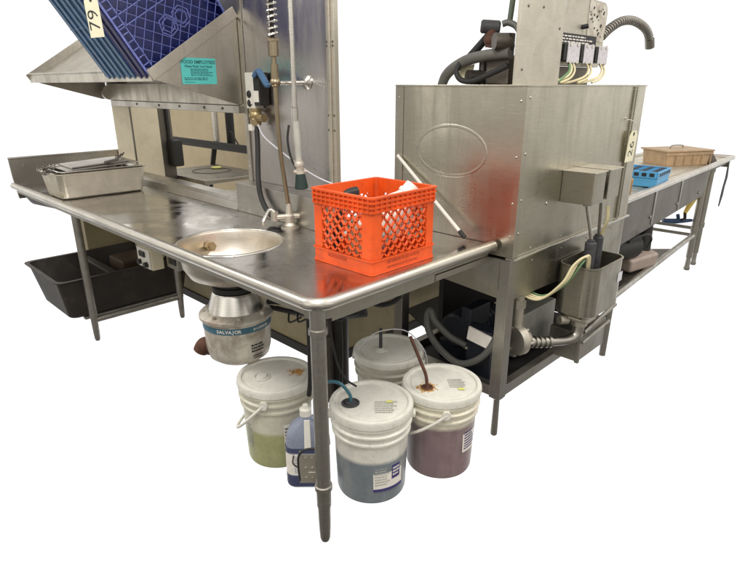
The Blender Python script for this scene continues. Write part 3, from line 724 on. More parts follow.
# ------------------------------------------------------------------ 10 black tubs below
tubs = thing('black_tub','large black plastic tub under the far end of the dish table','tub',(.35,2.6,.14))
mb=MB(); open_pan(mb,(.02,.78,2.36,2.86),(-.02,.82,2.33,2.94),.14,.395,.018,.006,.05); mb.build('tub',M_['tub'],tubs,ang=50)
mb=MB(); mb.box(.30,.36,2.37,2.90,.22,.37,.01); mb.build('divider',M_['tub'],tubs)
bx=MB(); bx.box(.42,.62,2.48,2.72,.16,.40,.02); bx=bx.build('brown_box',plastic('dark_brown_box',(.06,.035,.02),.6,.3,.4)); tag(bx,'dark brown box lying inside the black tub','box')
for y in (2.36,2.80): MB().box(.10,.72,y,y+.04,.118,.136,.003).build('tub_support', M_['leg'], table)

# ------------------------------------------------------------------ 11 control box
cbx = thing('control_box','white fronted switch box with black buttons under the rim of the dish table','control box',(.25,1.6,.6))
mb=MB(); mb.box(.205,.268,1.525,1.675,.605,.715,.004); mb.box(.23,.25,1.56,1.64,.715,.876); mb.build('box',M_['cream'],cbx)
mb=MB(); mb.box(.197,.2045,1.53,1.67,.610,.712,.003); mb.build('face_plate',M_['white'],cbx)
mb=MB(); mb.box(.188,.197,1.575,1.635,.668,.697,.004); mb.cyl((.197,1.64,.635),(.182,1.64,.635),.014); mb.cyl((.197,1.565,.632),(.180,1.565,.632),.015); mb.build('switches',M_['black'],cbx)
jbx = thing('junction_box','grey metal junction box with a black sticker next to the switch box','junction box',(.3,1.4,.6))
mb=MB(); mb.box(.27,.33,1.38,1.50,.62,.71,.004); mb.box(.29,.31,1.42,1.46,.71,.876); mb.build('box',M_['frame'],jbx)
mb=MB(); mb.box(.266,.2695,1.40,1.47,.645,.685,.001); mb.build('sticker',M_['black'],jbx)

# ------------------------------------------------------------------ 12 food waste disposer
AX=(.239,.822)
dp = thing('waste_disposer','worn cast metal food waste disposer hanging below the round sink','disposer',(AX[0],AX[1],.4))
mb=MB(); mb.lathe([(.0,.715),(.075,.715),(.078,.706),(.092,.704),(.092,.684),(.07,.680)],(*AX,0),seg=40); mb.build('rubber_collar',M_['rubber'],dp)
mb=MB(); mb.lathe([(.075,.682),(.090,.678),(.096,.67),(.118,.603),(.122,.592)],(*AX,0),seg=48); mb.build('neck',M_['bright'],dp)
mb=MB(); mb.lathe([(.10,.604),(.122,.600),(.150,.588),(.156,.582),(.156,.570),(.147,.565),(.1425,.560),(.1425,.545),(.137,.43),(.128,.392),(.10,.370),(0,.368)],(*AX,0),seg=56)
for k in range(8):
    a=k*math.pi/4+.3; mb.cyl((AX[0]+.138*math.cos(a),AX[1]+.138*math.sin(a),.585),(AX[0]+.138*math.cos(a),AX[1]+.138*math.sin(a),.603),.008,seg=6)
mb.build('body',M_['cast'],dp,ang=40)
mb=MB(); mb.lathe([(.1420,.528),(.1440,.530),(.1440,.554),(.1425,.556)],(*AX,0),seg=56); band=mb.build('label_band',M_['bluelabel'],dp)
def round_text(mb, s, size, cx,cy,r,z,ang, ext=.0004, bold=0, adv=.66):
    """letters wrapped on a cylinder, centred on world angle ang"""
    n=len(s); step=size*adv/r
    for i,chx in enumerate(s):
        a=ang+(i-(n-1)/2)*step
        if chx==' ': continue
        o=(cx+r*math.cos(a),cy+r*math.sin(a),z)
        mb.text(chx,size,face_M(o,(-math.sin(a),math.cos(a),0),(0,0,1)),ext,bold=bold)
view=math.atan2(-1.15-AX[1],-.94-AX[0])
mb=MB(); round_text(mb,'SALVAJOR',.020,*AX,.1442,.542,view-.28,bold=.0005); mb.build('lettering', M_['label'], dp)
mb=MB(); round_text(mb,'DISPOSER',.015,*AX,.1442,.542,view+.72,bold=.0003); mb.build('lettering',M_['label'],dp)
def round_patch(mb, cx,cy,r,z0,z1,a0,a1,t=.0008,seg=14):
    mb.lathe([(r,z0),(r+t,z0),(r+t,z1),(r,z1)],(cx,cy,0),seg=seg,a0=a0,a1=a1)
def round_print(mb,cx,cy,r,z0,z1,a0,a1,rows,seed,fill=.5,th=.0005):
    rnd=random.Random(seed); rh=(z1-z0)/rows
    for k in range(rows):
        a=a0; z=z1-(k+.5)*rh; end=a0+(a1-a0)*rnd.uniform(.75,1)
        while a<end:
            L=(a1-a0)*rnd.uniform(.05,.14); L=min(L,end-a)
            if L>.01: mb.lathe([(r,z-rh*fill/2),(r+th,z-rh*fill/2),(r+th,z+rh*fill/2),(r,z+rh*fill/2)],(cx,cy,0),seg=2,a0=a,a1=a+L)
            a+=L+(a1-a0)*.03
mb=MB(); round_print(mb,*AX,.1392,.435,.475,view+.35,view+.85,3,8,.6); round_print(mb,*AX,.1380,.405,.425,view+.4,view+.8,2,9,.5); mb.build('stamped_print',M_['ink'],dp)
mb=MB(); d=Vector((-.75,.66,0)).normalized(); c=Vector((*AX,.425))+d*.115
mb.tube([c,c+d*.035,c+d*.055+Vector((0,0,-.03))],[.034,.034,.032],seg=18); mb.cyl(c+d*.005,c+d*.02,.046,seg=20); mb.build('outlet_elbow',M_['rust'],dp,ang=50)
hb=thing('black_hoses','bundle of black hoses running from the disposer to the corner leg','hose',(.3,.4,.7))
mb=MB()
for k,(dx,dz) in enumerate(((0,0),(.02,.022),(-.012,.03),(.03,-.012))):
    mb.tube([(.36+dx,.74,.585+dz),(.37+dx,.60,.60+dz*1.4),(.36+dx*1.5,.42,.645+dz),(.33+dx,.25,.70+dz),(.34,.14,.745+dz)],.011,seg=10)
for k in range(6): mb.tube([(.35,.60-.06*k,.60+.02*k),(.33,.57-.06*k,.575+.02*k),(.36,.53-.06*k,.60+.02*k)],.004,seg=7)
mb.build('hose_bundle',M_['rubber'],hb)
hw=MB(); hw.tube([(.40,.24,.76),(.46,.26,.72),(.50,.22,.70),(.53,.18,.715),(.55,.16,.74)],.010,seg=12); hw.tube([(.30,.30,.72),(.34,.30,.5),(.36,.27,.42),(.37,.22,.40)],.004,seg=8); hw.tube([(.22,.28,.76),(.23,.30,.5),(.26,.30,.42)],.006,seg=8); hw.tube([(.19,.27,.76),(.195,.28,.5),(.20,.30,.40)],.009,seg=8)
hw=hw.build('black_cable',M_['rubber']); tag(hw,'black cables hanging under the table corner above the buckets','cable')

# ------------------------------------------------------------------ 13 pails of chemicals
def pail(x,y,label,mat,handle_a,handle_z,extras):
    t=thing('plastic_pail',label,'bucket',(x,y,0),'plastic chemical pails under the dish table')
    mb=MB(); r0,r1=.131,.147
    mb.lathe([(0,.004),(r0-.012,.004),(r0-.008,0),(r0,.003),(r0+.003,.012),(r0+(r1-r0)*.72,.262),(r0+(r1-r0)*.72+.009,.265),(r0+(r1-r0)*.72+.009,.272),(r1-.002,.276),(r1-.001,.296),(r1+.009,.300),(r1+.009,.306),(r1,.311),(r1,.325),(r1+.009,.329),(r1+.009,.335),(r1,.339),(r1+.002,.358)],(x,y,0),seg=72)
    mb.build('body',mat,t,ang=50)
    mb=MB(); mb.lathe([(r1+.004,.338),(r1+.0115,.340),(r1+.0125,.364),(r1+.009,.3715),(r1+.002,.373),(r1-.006,.3715),(r1-.010,.364),(r1-.022,.362),(r1-.024,.3655),(.05,.3675),(0,.368)],(x,y,0),seg=72)
    for k in range(24):
        a=k*2*math.pi/24; mb.box(-.002,.002,r1+.0115,r1+.0137,.343,.360,M=Matrix.Translation((x,y,0))@Matrix.Rotation(a,4,'Z'))
    mb.build('lid',M_['offwhite'],t,ang=45)
    # bail handle resting against the side
    mb=MB(); a=handle_a; r=r1+.016; pts=[]
    for k in range(0,25):
        b=-math.pi/2+math.pi*k/24
        drop=math.cos(b)
        pts.append((x+r*math.cos(a+b)*(1.0),y+r*math.sin(a+b),.315-handle_z*drop))
    pts=[(Vector(p)+Vector((math.cos(a),math.sin(a),0))*.012*max(0,math.cos(-math.pi/2+math.pi*k/24))) for k,p in enumerate(pts)]
    mb.tube(pts,.0065,seg=10,smooth=False)
    for s in (-1,1): mb.cyl((x+(r1-.004)*math.cos(a+s*math.pi/2),y+(r1-.004)*math.sin(a+s*math.pi/2),.315),(x+(r1+.020)*math.cos(a+s*math.pi/2),y+(r1+.020)*math.sin(a+s*math.pi/2),.315),.017,seg=16)
    mb.build('bail_handle',M_['white'],t,ang=50)
    extras(t,x,y)
    return t
def cap_ring(t,x,y,dx,dy,mat,r=.022):
    mb=MB(); mb.lathe([(r+.010,0),(r+.010,.004),(r+.004,.006),(r+.002,.003),(r-.002,.003),(r-.004,.010),(0,.011)],(x+dx,y+dy,.3675),seg=28); mb.build('spout_cap',mat,t)
def ex_left(t,x,y):
    cap_ring(t,x,y,-.055,.02,M_['offwhite'],.024)
    mb=MB(); mb.lathe([(.026,0),(.033,0),(.033,.0035),(.026,.0035)],(x-.055,y+.02,.3685),seg=28); mb.build('cap_groove',M_['bk_grey'],t)
    mb=MB(); rnd=random.Random(2)
    for k in range(150): mb.sphere((x+.075+rnd.gauss(0,.014),y-.045+rnd.gauss(0,.014),.3675),rnd.uniform(.001,.0045),(1,1,.35),6)
    mb.build('crust',M_['chem_crust'],t)
    a=math.atan2(-1.15-y,-.94-x)
    mb=MB(); round_patch(mb,x,y,.1415,.10,.21,a+.12,a+.5); mb.build('label',M_['label'],t)
    mb=MB(); round_print(mb,x,y,.1425,.11,.20,a+.15,a+.46,6,4); mb.box(0,0.001,0,.001,.2,.201,M=Matrix.Translation((x,y,0))); mb.build('print',M_['ink'],t)
    mb=MB(); round_print(mb,x,y,.140,.09,.255,a-1.15,a-.85,9,14,.7); mb.build('side_print',M_['grey_label'],t)
def ex_mid(t,x,y):
    cap_ring(t,x,y,-.065,.045,M_['bk_grey'],.024)
    MB().tube([(x-.065,y+.045,.372),(x-.067,y+.047,.405),(x-.09,y+.08,.45),(x-.12,y+.13,.44),(x-.13,y+.16,.36)],.0065,seg=10).build('suction_tube',M_['teal_tube'],t)
    mb=MB(face_M((x+.005,y-.055,.3690),(.72,-.69,0),(.69,.72,0))); fine_print(mb,Matrix.Translation((-.03,-.05,0)),.09,.085,6,.0004,.5,6); mb.build('lid_print',M_['grey_label'],t)
    mb=MB(face_M((x+.03,y-.05,.3694),(.72,-.69,0),(.69,.72,0))); mb.box(0,.024,0,.016,0,.0005); mb.build('lid_sticker',M_['yel_sticker'],t)
    a=math.atan2(-1.15-y,-.94-x)
    mb=MB(); round_patch(mb,x,y,.1375,.06,.20,a+.05,a+.95); mb.build('label',M_['label'],t)
    mb=MB(); round_print(mb,x,y,.1385,.085,.19,a+.1,a+.52,9,5); mb.build('print',M_['grey_label'],t)
    mb=MB(); round_patch(mb,x,y,.1385,.060,.072,a+.05,a+.95); round_patch(mb,x,y,.1385,.105,.165,a+.58,a+.86); mb.build('label_stripe',M_['violet_ink'],t)
    mb=MB(); round_print(mb,x,y,.1393,.115,.157,a+.61,a+.84,3,15); mb.build('reversed_print',M_['label'],t)
def ex_right(t,x,y):
    cap_ring(t,x,y,-.075,.015,M_['rust'],.014)
    MB().tube([(x-.075,y+.015,.372),(x-.078,y+.02,.42),(x-.085,y+.04,.47),(x-.06,y+.12,.55)],.007,seg=10).build('suction_tube',M_['rust'],t)
    mb=MB(); rnd=random.Random(9)
    for k in range(420):
        a_=rnd.uniform(0,6.28); rr=abs(rnd.gauss(0,.012))+.008
        mb.sphere((x-.075+rr*math.cos(a_),y+.015+rr*math.sin(a_),.3675),rnd.uniform(.0012,.0055),(1,1,.4),6)
    mb.build('crust',M_['chem_crust'],t)
    mb=MB(face_M((x+.00,y-.05,.3690),(.72,-.69,0),(.69,.72,0))); fine_print(mb,Matrix.Translation((-.01,-.01,0)),.075,.07,7,.0004,.5,16); mb.build('lid_print',M_['grey_label'],t)
    mb=MB(face_M((x-.005,y-.085,.3692),(.72,-.69,0),(.69,.72,0))); mb.box(0,.026,0,.016,0,.0005); mb.build('lid_sticker',M_['yel_sticker'],t)
    a=math.atan2(-1.15-y,-.94-x)
    mb=MB(); round_patch(mb,x,y,.1395,.115,.22,a+.72,a+1.3); mb.build('label',M_['label'],t)
    mb=MB(); round_print(mb,x,y,.1405,.125,.21,a+.78,a+1.25,7,17); mb.build('print',M_['violet_ink'],t)
def ex_back(t,x,y):
    cap_ring(t,x,y,-.03,.02,M_['offwhite'],.022)
    MB().tube([(x-.03,y+.02,.372),(x-.03,y+.02,.47)],.008,seg=10).build('suction_tube',M_['bk_grey'],t)
    MB().tube([(x-.10,y+.1,.36),(x-.06,y+.02,.46),(x+.03,y-.07,.47),(x+.09,y-.13,.38),(x+.1,y-.15,.30)],.0025,seg=7).build('thin_tube',M_['wire_grey'],t)
pail(.245,.570,'white pail of pale green liquid standing left of the corner leg',bucket_mat('pail_green',(.38,.39,.20),.165,(.60,.58,.48)),R_(125),.19,ex_left)
pail(.372,.142,'white pail of blue grey liquid with a teal tube in its lid',bucket_mat('pail_blue',(.195,.225,.25),.185),R_(45),.02,ex_mid)
pail(.672,.040,'white pail of purple liquid with rusty crust round its lid tube',bucket_mat('pail_purple',(.245,.175,.185),.235,(.72,.68,.56)),R_(135),.15,ex_right)
pail(.745,.400,'pale pail standing at the back between the blue and the purple ones',bucket_mat('pail_clear',(.58,.56,.48),.10,(.58,.56,.48)),R_(30),.03,ex_back)

# ------------------------------------------------------------------ 14 blue jug in a holder on the corner leg
JX,JY=.200,.325
jg=thing('blue_jug','blue plastic jug with white cap strapped behind the corner leg','jug',(JX,JY,0))
Mj=Matrix.Translation((JX,JY,.0))@Matrix.Rotation(R_(-45),4,'Z')
mb=MB(Mj)
L=[]
for (w,d,z) in ((.074,.042,0),(.081,.048,.008),(.082,.049,.02),(.081,.048,.19),(.077,.045,.225),(.062,.038,.26),(.035,.028,.285),(.020,.020,.295),(.020,.020,.31)):
    L.append(lz(rrect(-w,w,-d,d,min(d*.75,.035)),z))
loft(mb,L,True,True); mb.build('bottle',M_['jug'],jg,ang=60)
mb=MB(Mj); L=[]
for (w,d,z) in ((.0818,.0488,.012),(.0832,.0502,.02),(.0830,.0500,.06)): L.append(lz(rrect(-w,w,-d,d,.0357),z))
loft(mb,L); mb.build('liquid_band',M_['jug_dark'],jg,ang=60)
mb=MB(Mj); L=[lz(rrect(-.0828,.0828,-.0498,.0498,.0354),z) for z in (.165,.185)]; loft(mb,L,False,False); mb.build('liquid_band',M_['jug_dark'],jg,ang=60)
mb=MB(Mj); loft(mb,[lz(rrect(-.0826,.0826,-.0496,.0496,.0353),z) for z in (.064,.160)],False); mb.build('label',M_['label'],jg)
mb=MB(Mj@face_M((-.046,-.0498,.072),(1,0,0),(0,0,1))); fine_print(mb,Matrix(),.092,.08,13,.0003,.32,21); mb.build('print',M_['violet_ink'],jg)
mb=MB(Mj); mb.tube([(.02,0,.295),(.05,-.01,.28),(.074,-.01,.23),(.078,-.012,.18)],[.012,.013,.013,.014],seg=14); mb.build('handle',M_['jug'],jg)
mb=MB(Mj); mb.lathe([(.0,.306),(.023,.306),(.023,.332),(.012,.336),(.010,.35),(0,.351)],seg=24); mb.build('cap',M_['white'],jg)
mb=MB(Mj); mb.hexa([(-.004,-.056,.19),(.022,-.056,.19),(.022,-.050,.19),(-.004,-.050,.19)],[(-.004,-.034,.30),(.018,-.034,.30),(.018,-.028,.30),(-.004,-.028,.30)],.002); mb.build('strap',M_['white'],jg)
bh=thing('jug_holder','galvanised holder plate with black wire loop clamped to the corner leg','bracket',(.05,.1,.03))
mb=MB(); a=Vector((.030,.085,0)); 
Mh=Matrix.Translation((.028,.102,.215))@Matrix.Rotation(R_(-45),4,'Z')
mb=MB(Mh); mb.box(-.03,.035,-.002,.002,0,.115,.001); mb.box(-.03,-.026,0,.02,0,.115); mb.box(.0,.05,-.004,-.001,.03,.045,.001)
for z in (.02,.06,.10): mb.cyl((-.008,-.004,z),(-.008,-.002,z),.005,seg=12); mb.cyl((.014,-.004,z),(.014,-.002,z),.005,seg=12)
mb.build('plate',M_['galv'],bh)
mb=MB(Mh); mb.tube([(-.03,0,.01),(-.032,.0,.10),(-.01,-.005,.135),(.03,-.005,.14),(.055,.0,.12)],.004,seg=8)
mb.tube([(-.03,.0,.06),(-.055,.03,.055),(-.06,.08,.05)],.0028,seg=8)
mb.build('wire_loop',M_['rubber'],bh)

# ------------------------------------------------------------------ 15 dishwasher
XM,YM=.962,-.060
XR,YB=2.105,.57
dw=thing('conveyor_dishwasher','large boxy stainless steel dishwasher with an oval pressed into its left side','dishwasher',(1.5,.25,0))
mb=MB(); mb.box(XM,XR,YM,YB,.842,1.485,.0015)
hood=mb.build('hood',M_['hood'],dw)
mb=MB(); mb.box(XM-.0045,XM+.02,YM-.0045,YB+.002,1.484,1.4915,.0015); mb.box(XM+.02,XR+.003,YM-.0045,YM+.02,1.484,1.4915,.0015); mb.box(XM+.02,XR,YM+.02,YB,1.482,1.4885); mb.build('top_edge',M_['hood'],dw)
MB().prism([(XM-.0045,YM-.0045),(XM+.040,YM-.0045),(XM+.040,YM-.0003),(XM-.0003,YM-.0003),(XM-.0003,YM+.038),(XM-.0045,YM+.038)],'z',.846,1.483,.0008).build('corner_flange',M_['hood'],dw)
MB().box(XM-.0045,XM-.0002,YB-.045,YB,.905,1.483,.0012).build('corner_flange',M_['hood'],dw)
MB().box(XR-.150,XR-.142,YM-.010,YM-.0003,.846,1.483,.002).build('folded_seam',M_['hood'],dw)
MB().box(XR-.118,XR-.112,YM-.006,YM-.0003,.846,1.483,.002).build('folded_seam',M_['hood'],dw)
RV=[]
for z in (.93,1.06,1.235,1.435): RV += [(XM-.0045,YM+.018,z,.0062,0),(XM+.022,YM-.0045,z+.012,.0068,1)]
for z in (.98,1.20,1.44): RV.append((XM-.0045,YB-.02,z,.006,0))
for x in (1.10,1.36,1.62,1.9): RV += [(x,YM-.0002,.862,.005,1),(x+.03,YM+.003,.80,.005,1)]
RV += [(1.20,YM-.0002,1.03,.009,1),(1.9,YM-.0002,1.34,.007,1)]
for x,y,z,r,k in RV: MB().sphere((x,y,z),r*.85,(.5,1,1) if k==0 else (1,.5,1),12).build('rivet',M_['hood'],dw)
# pressed oval
mb=MB(); pts=[]
for k in range(72):
    a=2*math.pi*k/72; pts.append((XM,.268+.172*math.cos(a),1.236+.098*math.sin(a)))
mb.M=Matrix.Translation((XM,0,0))@Matrix.Diagonal((.16,1,1,1))@Matrix.Translation((-XM,0,0)); mb.tube(pts,.0085,seg=14,smooth=False,closed=True); mb.M=Matrix()
tb=bmesh.new(); rings=[]
for (f,d) in ((1.0,0),(.97,.0012),(.5,.002)):
    rings.append([tb.verts.new((XM-.0005-d,.268+.168*f*math.cos(2*math.pi*k/72),1.236+.094*f*math.sin(2*math.pi*k/72))) for k in range(72)])
for i in range(2):
    for k in range(72): tb.faces.new((rings[i][k],rings[i][(k+1)%72],rings[i+1][(k+1)%72],rings[i+1][k]))
tb.faces.new(rings[2]); bmesh.ops.recalc_face_normals(tb,faces=tb.faces[:]); mb._merge(tb)
mb.build('pressed_oval',M_['hood'],dw,ang=60)
mb=MB(); mb.box(XM-.002,XR+.01,YM-.014,YM+.03,.832,.8415,.002); mb.build('ledge',M_['bright'],dw)
mb=MB(); mb.hexa([(XM+.004,YM+.006,.655),(XR-.03,YM+.006,.62),(XR-.03,YB-.02,.62),(XM+.004,YB-.02,.70)],[(XM+.002,YM+.004,.831),(XR,YM+.004,.831),(XR,YB-.01,.831),(XM+.002,YB-.01,.831)],.003); mb.build('wash_tank',M_['tank'],dw)
mb=MB(); mb.prism([(YM+.052,.832),(.24,.832),(.24,.80),(.10,.755),(YM+.052,.70)],'x',XM-.006,XM+.002,.001); mb.build('gusset',M_['frame'],dw)
def mleg(x,y,top=.654):
    mb=MB(); mb.box(x-.0275,x+.0275,y-.027,y+.027,.195,top,.004); mb.lathe([(0,0),(.012,0),(.0155,.006),(.0150,.06),(.0135,.195)],(x,y,0),seg=18); mb.lathe([(.027,.196),(.022,.19),(.016,.186)],(x,y,0),seg=18)
    return mb
mleg(XM+.026,YM+.030,.83).build('leg',M_['frame'],dw); mleg(XM+.028,YB-.03).build('leg',M_['frame'],dw); mleg(XR-.03,YB-.03).build('leg',M_['frame'],dw)
mb=MB(); mb.box(XM+.056,1.50,YM+.006,YM+.046,.20,.25,.003); mb.box(1.50,XR-.06,YM+.006,YM+.046,.20,.235,.003); mb.box(XM+.004,XM+.044,YM+.058,YB-.06,.20,.25,.003); mb.box(XM+.05,XR-.05,YB-.05,YB-.01,.20,.24,.003); mb.build('frame_rails',M_['frame'],dw)
mb=MB(); mb.prism([(XM+.045,YM+.047),(XR-.03,YM+.047),(XR-.03,.93),(1.48,.93),(1.30,.57),(XM+.045,.57)],'z',.186,.198); mb.build('undershelf',M_['black'],dw)  # black shelf, stretched back to stand in for the floor in shadow
mb=MB(); mb.box(1.30,XR-.05,.52,.55,.26,.66); mb.build('dark_rear_fill',M_['black'],dw)  # black sheet added for the shade inside the open frame
MB().box(XR-.05,XR-.04,.03,.515,.21,.615).build('dark_end_fill',M_['black'],dw)  # another added black sheet, keeps the open underside dark
# pump, motor and pipes under the tank
mb=MB(); mb.cyl((1.10,.30,.37),(1.40,.30,.37),.085,bev=.012); mb.box(1.12,1.36,.20,.40,.20,.30,.006); mb.box(1.08,1.24,.19,.25,.42,.52,.01)
for k in range(8): mb.cyl((1.14+.03*k,.30,.37),(1.15+.03*k,.30,.37),.089)
mb.build('pump_motor',M_['motor_blue'],dw)
mb=MB(); mb.hexa([(1.02,.045,.385),(1.03,.045,.385),(1.03,.17,.40),(1.02,.17,.40)],[(1.04,.045,.435),(1.05,.045,.435),(1.05,.175,.455),(1.04,.175,.455)],.001); mb.build('nameplate',M_['label'],dw)
mb=MB(); mb.box(1.052,1.12,.06,.19,.20,.45,.004); mb.build('starter_box',M_['motor_blue'],dw)
mb=MB(); mb.cyl((1.145,.0,.405),(1.185,-.01,.405),.072,bev=.008); mb.cyl((1.185,-.01,.405),(1.215,-.015,.395),.045,bev=.004); 
for k in range(6):
    a=k*math.pi/3; mb.cyl((1.140,.06*math.cos(a),.405+.06*math.sin(a)),(1.19,.06*math.cos(a)-.01,.405+.06*math.sin(a)),.008,seg=6)
mb.cyl((1.165,.0,.47),(1.165,.0,.66),.022); mb.cyl((1.165,.0,.56),(1.165,.0,.60),.028,seg=6)
mb.build('pump_flange',M_['galv'],dw)
mb=MB(); P=[Vector((1.20,-.015,.385)),Vector((1.29,-.07,.372)),Vector((1.38,-.13,.37)),Vector((1.43,-.155,.385)),Vector((1.445,-.16,.43)),Vector((1.445,-.16,.51))]
mb.tube(P,[.020,.020,.022,.026,.027,.026],seg=18)
for f in (.15,.4,.62,.85,1.1,1.3):
    i=int(f); q=P[i].lerp(P[i+1],f-i); d=(P[i+1]-P[i]).normalized()*.006; mb.cyl(q-d,q+d,.028,seg=20)
mb.build('drain_pipe',M_['frame'],dw)
mb=MB(); mb.box(1.395,1.50,-.215,-.10,.468,.492,.005); mb.cyl((1.445,-.16,.44),(1.445,-.16,.467),.036); mb.cyl((1.38,-.13,.475),(1.34,-.11,.48),.02); mb.box(1.36,1.42,-.20,-.14,.492,.50,.003); mb.build('pipe_flange',M_['galv'],dw)
mb=MB(); mb.box(1.33,1.72,.09,.20,.215,.43,.01); mb.build('motor_cover',M_['grey_label'],dw)
mb=MB(); mb.box(1.47,1.76,-.165,-.01,.235,.385,.004); mb.box(1.455,1.475,-.175,-.155,.235,.43,.003)
mb.tube([(1.465,-.18,.40),(1.84,-.17,.432)],.010,smooth=False); mb.tube([(1.465,-.18,.345),(1.79,-.17,.357)],.008,smooth=False); mb.build('scrap_box',M_['frame'],dw)
# grey hose loop
MB().tube([(1.06,.20,.345),(1.02,.27,.385),(.985,.33,.455),(.98,.35,.50),(.975,.365,.47),(.965,.345,.40),(.965,.27,.33),(.98,.17,.29),(1.01,.08,.34),(1.05,.04,.43),(1.08,.04,.52),(1.09,.06,.64)],.0155,seg=16).build('drain_hose',M_['grey_hose'],dw)
mb=MB(); mb.cyl((1.06,.20,.345),(1.075,.185,.325),.018); mb.build('hose_end',M_['bright'],dw)
# scrap tank at the front with two probes
tk=MB(); TX0,TX1,TY0,TY1=1.35,1.675,-.245,-.062
loops=[lz(rrect(TX0+.02,TX1-.02,TY0+.02,TY1-.002,.05),.495),lz(rrect(TX0,TX1,TY0,TY1,.055),.515),lz(rrect(TX0,TX1,TY0,TY1,.055),.735),lz(rrect(TX0-.004,TX1+.004,TY0-.004,TY1,.058),.738),lz(rrect(TX0-.004,TX1+.004,TY0-.004,TY1,.058),.744),lz(rrect(TX0+.004,TX1-.004,TY0+.004,TY1-.004,.052),.744),lz(rrect(TX0+.004,TX1-.004,TY0+.004,TY1-.004,.052),.53)]
loft(tk,loops,True,True); tank=tk.build('probe_tank',M_['tank'],dw,ang=40)
mb=MB(face_M((1.60,-.2462,.63),(1,0,0),(0,0,1))); mb.box(0,.05,0,.045,0,.001); mb.build('sticker',M_['wire_grey'],tank)
for (x,y,z1) in ((1.425,-.175,.845),(1.585,-.14,.835)):
    mb=MB(); mb.cyl((x,y,.56),(x-.006,y,z1),.024,bev=.003); mb.cyl((x-.006,y,z1),(x-.006,y,z1+.01),.016); mb.build('probe',M_['bk_grey'],tank)
for (x0,x1,z0,z1,lx,ly,pz) in ((1.312,1.424,1.022,1.152,1.419,-.175,.85),(1.460,1.582,1.03,1.152,1.579,-.14,.84)):
    mb=MB(); mb.box(x0,x1,-.20,YM-.0005,z0,z1,.003); b_=mb.build('sensor_box',M_['tank'],dw)
    MB().box(x0-.004,x1+.004,-.206,YM-.0005,z1+.0005,z1+.005,.001).build('lid',M_['pan'],b_)
    mb=MB(); xm=(x0+x1)/2; mb.tube([(xm+.03,-.14,z0),(lx,ly,pz+.008)],.0075,smooth=False,seg=10); mb.cyl((xm+.03,-.14,z0-.02),(xm+.03,-.14,z0),.012,seg=12); mb.build('stem',M_['frame'],b_)
mb=MB()
for k in range(3): mb.tube([(1.585-.012*k,-.165,.98),(1.59-.012*k,-.17,.92),(1.60-.016*k,-.155,.86),(1.595,-.145,.82)],.0035,seg=8)
mb.build('pale_wires',M_['wire_y'],dw)
mb=MB()
for k,(c) in enumerate((0,1,2)):
    mb.tube([(1.40-.01*k,-.19,.72),(1.36-.014*k,-.20,.80),(1.30-.02*k,-.18,.775),(1.25-.02*k,-.16,.70),(1.20-.02*k,-.08,.62),(1.15-.02*k,.03,.67)],.0050,seg=8)
mb.build('looped_wires',M_['wire_y'],dw)
MB().tube([(1.41,-.17,.72),(1.37,-.19,.79),(1.315,-.19,.77),(1.27,-.15,.68),(1.22,-.07,.62),(1.18,.03,.67)],.005,seg=8).build('green_wire',M_['wire_g'],dw)
# control cabinet on top
cab=MB(); cab.box(1.012,1.345,.02,.034,1.4895,2.05,.002); cab.box(1.33,1.345,.034,.10,1.4895,2.05,.002)
cab=cab.build('control_cabinet',M_['galv'],dw)
for x,z in ((1.06,1.76),(1.17,1.765),(1.05,1.545),(1.31,1.70)): MB().sphere((x,.0195,z),.0055,(1,.5,1),12).build('screw',M_['dark_steel'],cab)
mb=MB(); 
pr_=[(1.346,1.575),(1.90,1.575)]
pts=[(1.346,1.570),(1.885,1.570),(1.905,1.62)]
for k in range(7):
    a=R_(15*k); pts.append((1.875+.045*math.cos(a)*1.0,1.80+.05*math.sin(a)))
pts+=[(1.346,1.86)]
mb.prism(pts,'y',.10,.14,.003); mb.box(1.36,1.40,.10,.14,1.86,2.05); mb.build('relay_panel',M_['galv'],cab)
mb=MB(); mb.box(1.40,1.88,.14,.24,1.4895,1.569,.003); mb.box(1.346,1.40,.20,.24,1.4895,1.569); mb.build('cabinet_base',M_['dark_steel'],cab)
mb=MB(); mb.box(1.352,1.90,.1405,.20,1.575,1.85,.008); mb.build('cabinet_back',M_['galv'],cab)
mb=MB(); mb.prism([(1.72,1.68),(1.90,1.68),(1.905,1.79),(1.885,1.835),(1.72,1.85)],'y',.0975,.0995); mb.build('perforated_plate',M_['cast'],cab)
mb=MB()
rnd=random.Random(3)
for k in range(26): x=rnd.uniform(1.73,1.88); z=rnd.uniform(1.69,1.82); MB().cyl((x,.0962,z),(x,.0975,z),rnd.uniform(.003,.0065),seg=10).build('hole',M_['ink'],cab)
for x in (1.42,1.67): MB().cyl((x,.0985,1.733),(x+.01,.075,1.737),.010).build('knob',M_['ink'],cab)
mb=MB(); mb.box(1.445,1.80,.085,.0998,1.652,1.700,.003); mb.build('terminal_strip',M_['ink'],cab)
mb=MB(face_M((1.46,.0848,1.66),(1,0,0),(0,0,1))); fine_print(mb,Matrix(),.32,.034,3,.0004,.45,31); mb.build('panel_print',M_['label'],cab)
mb=MB(face_M((1.42,.0995,1.80),(1,0,0),(0,0,1))); mb.box(-.005,.085,-.005,.055,-.0003,.0002); fine_print(mb,Matrix(),.08,.05,5,.0004,.45,32); mb.build('data_plate',M_['grey_label'],cab)
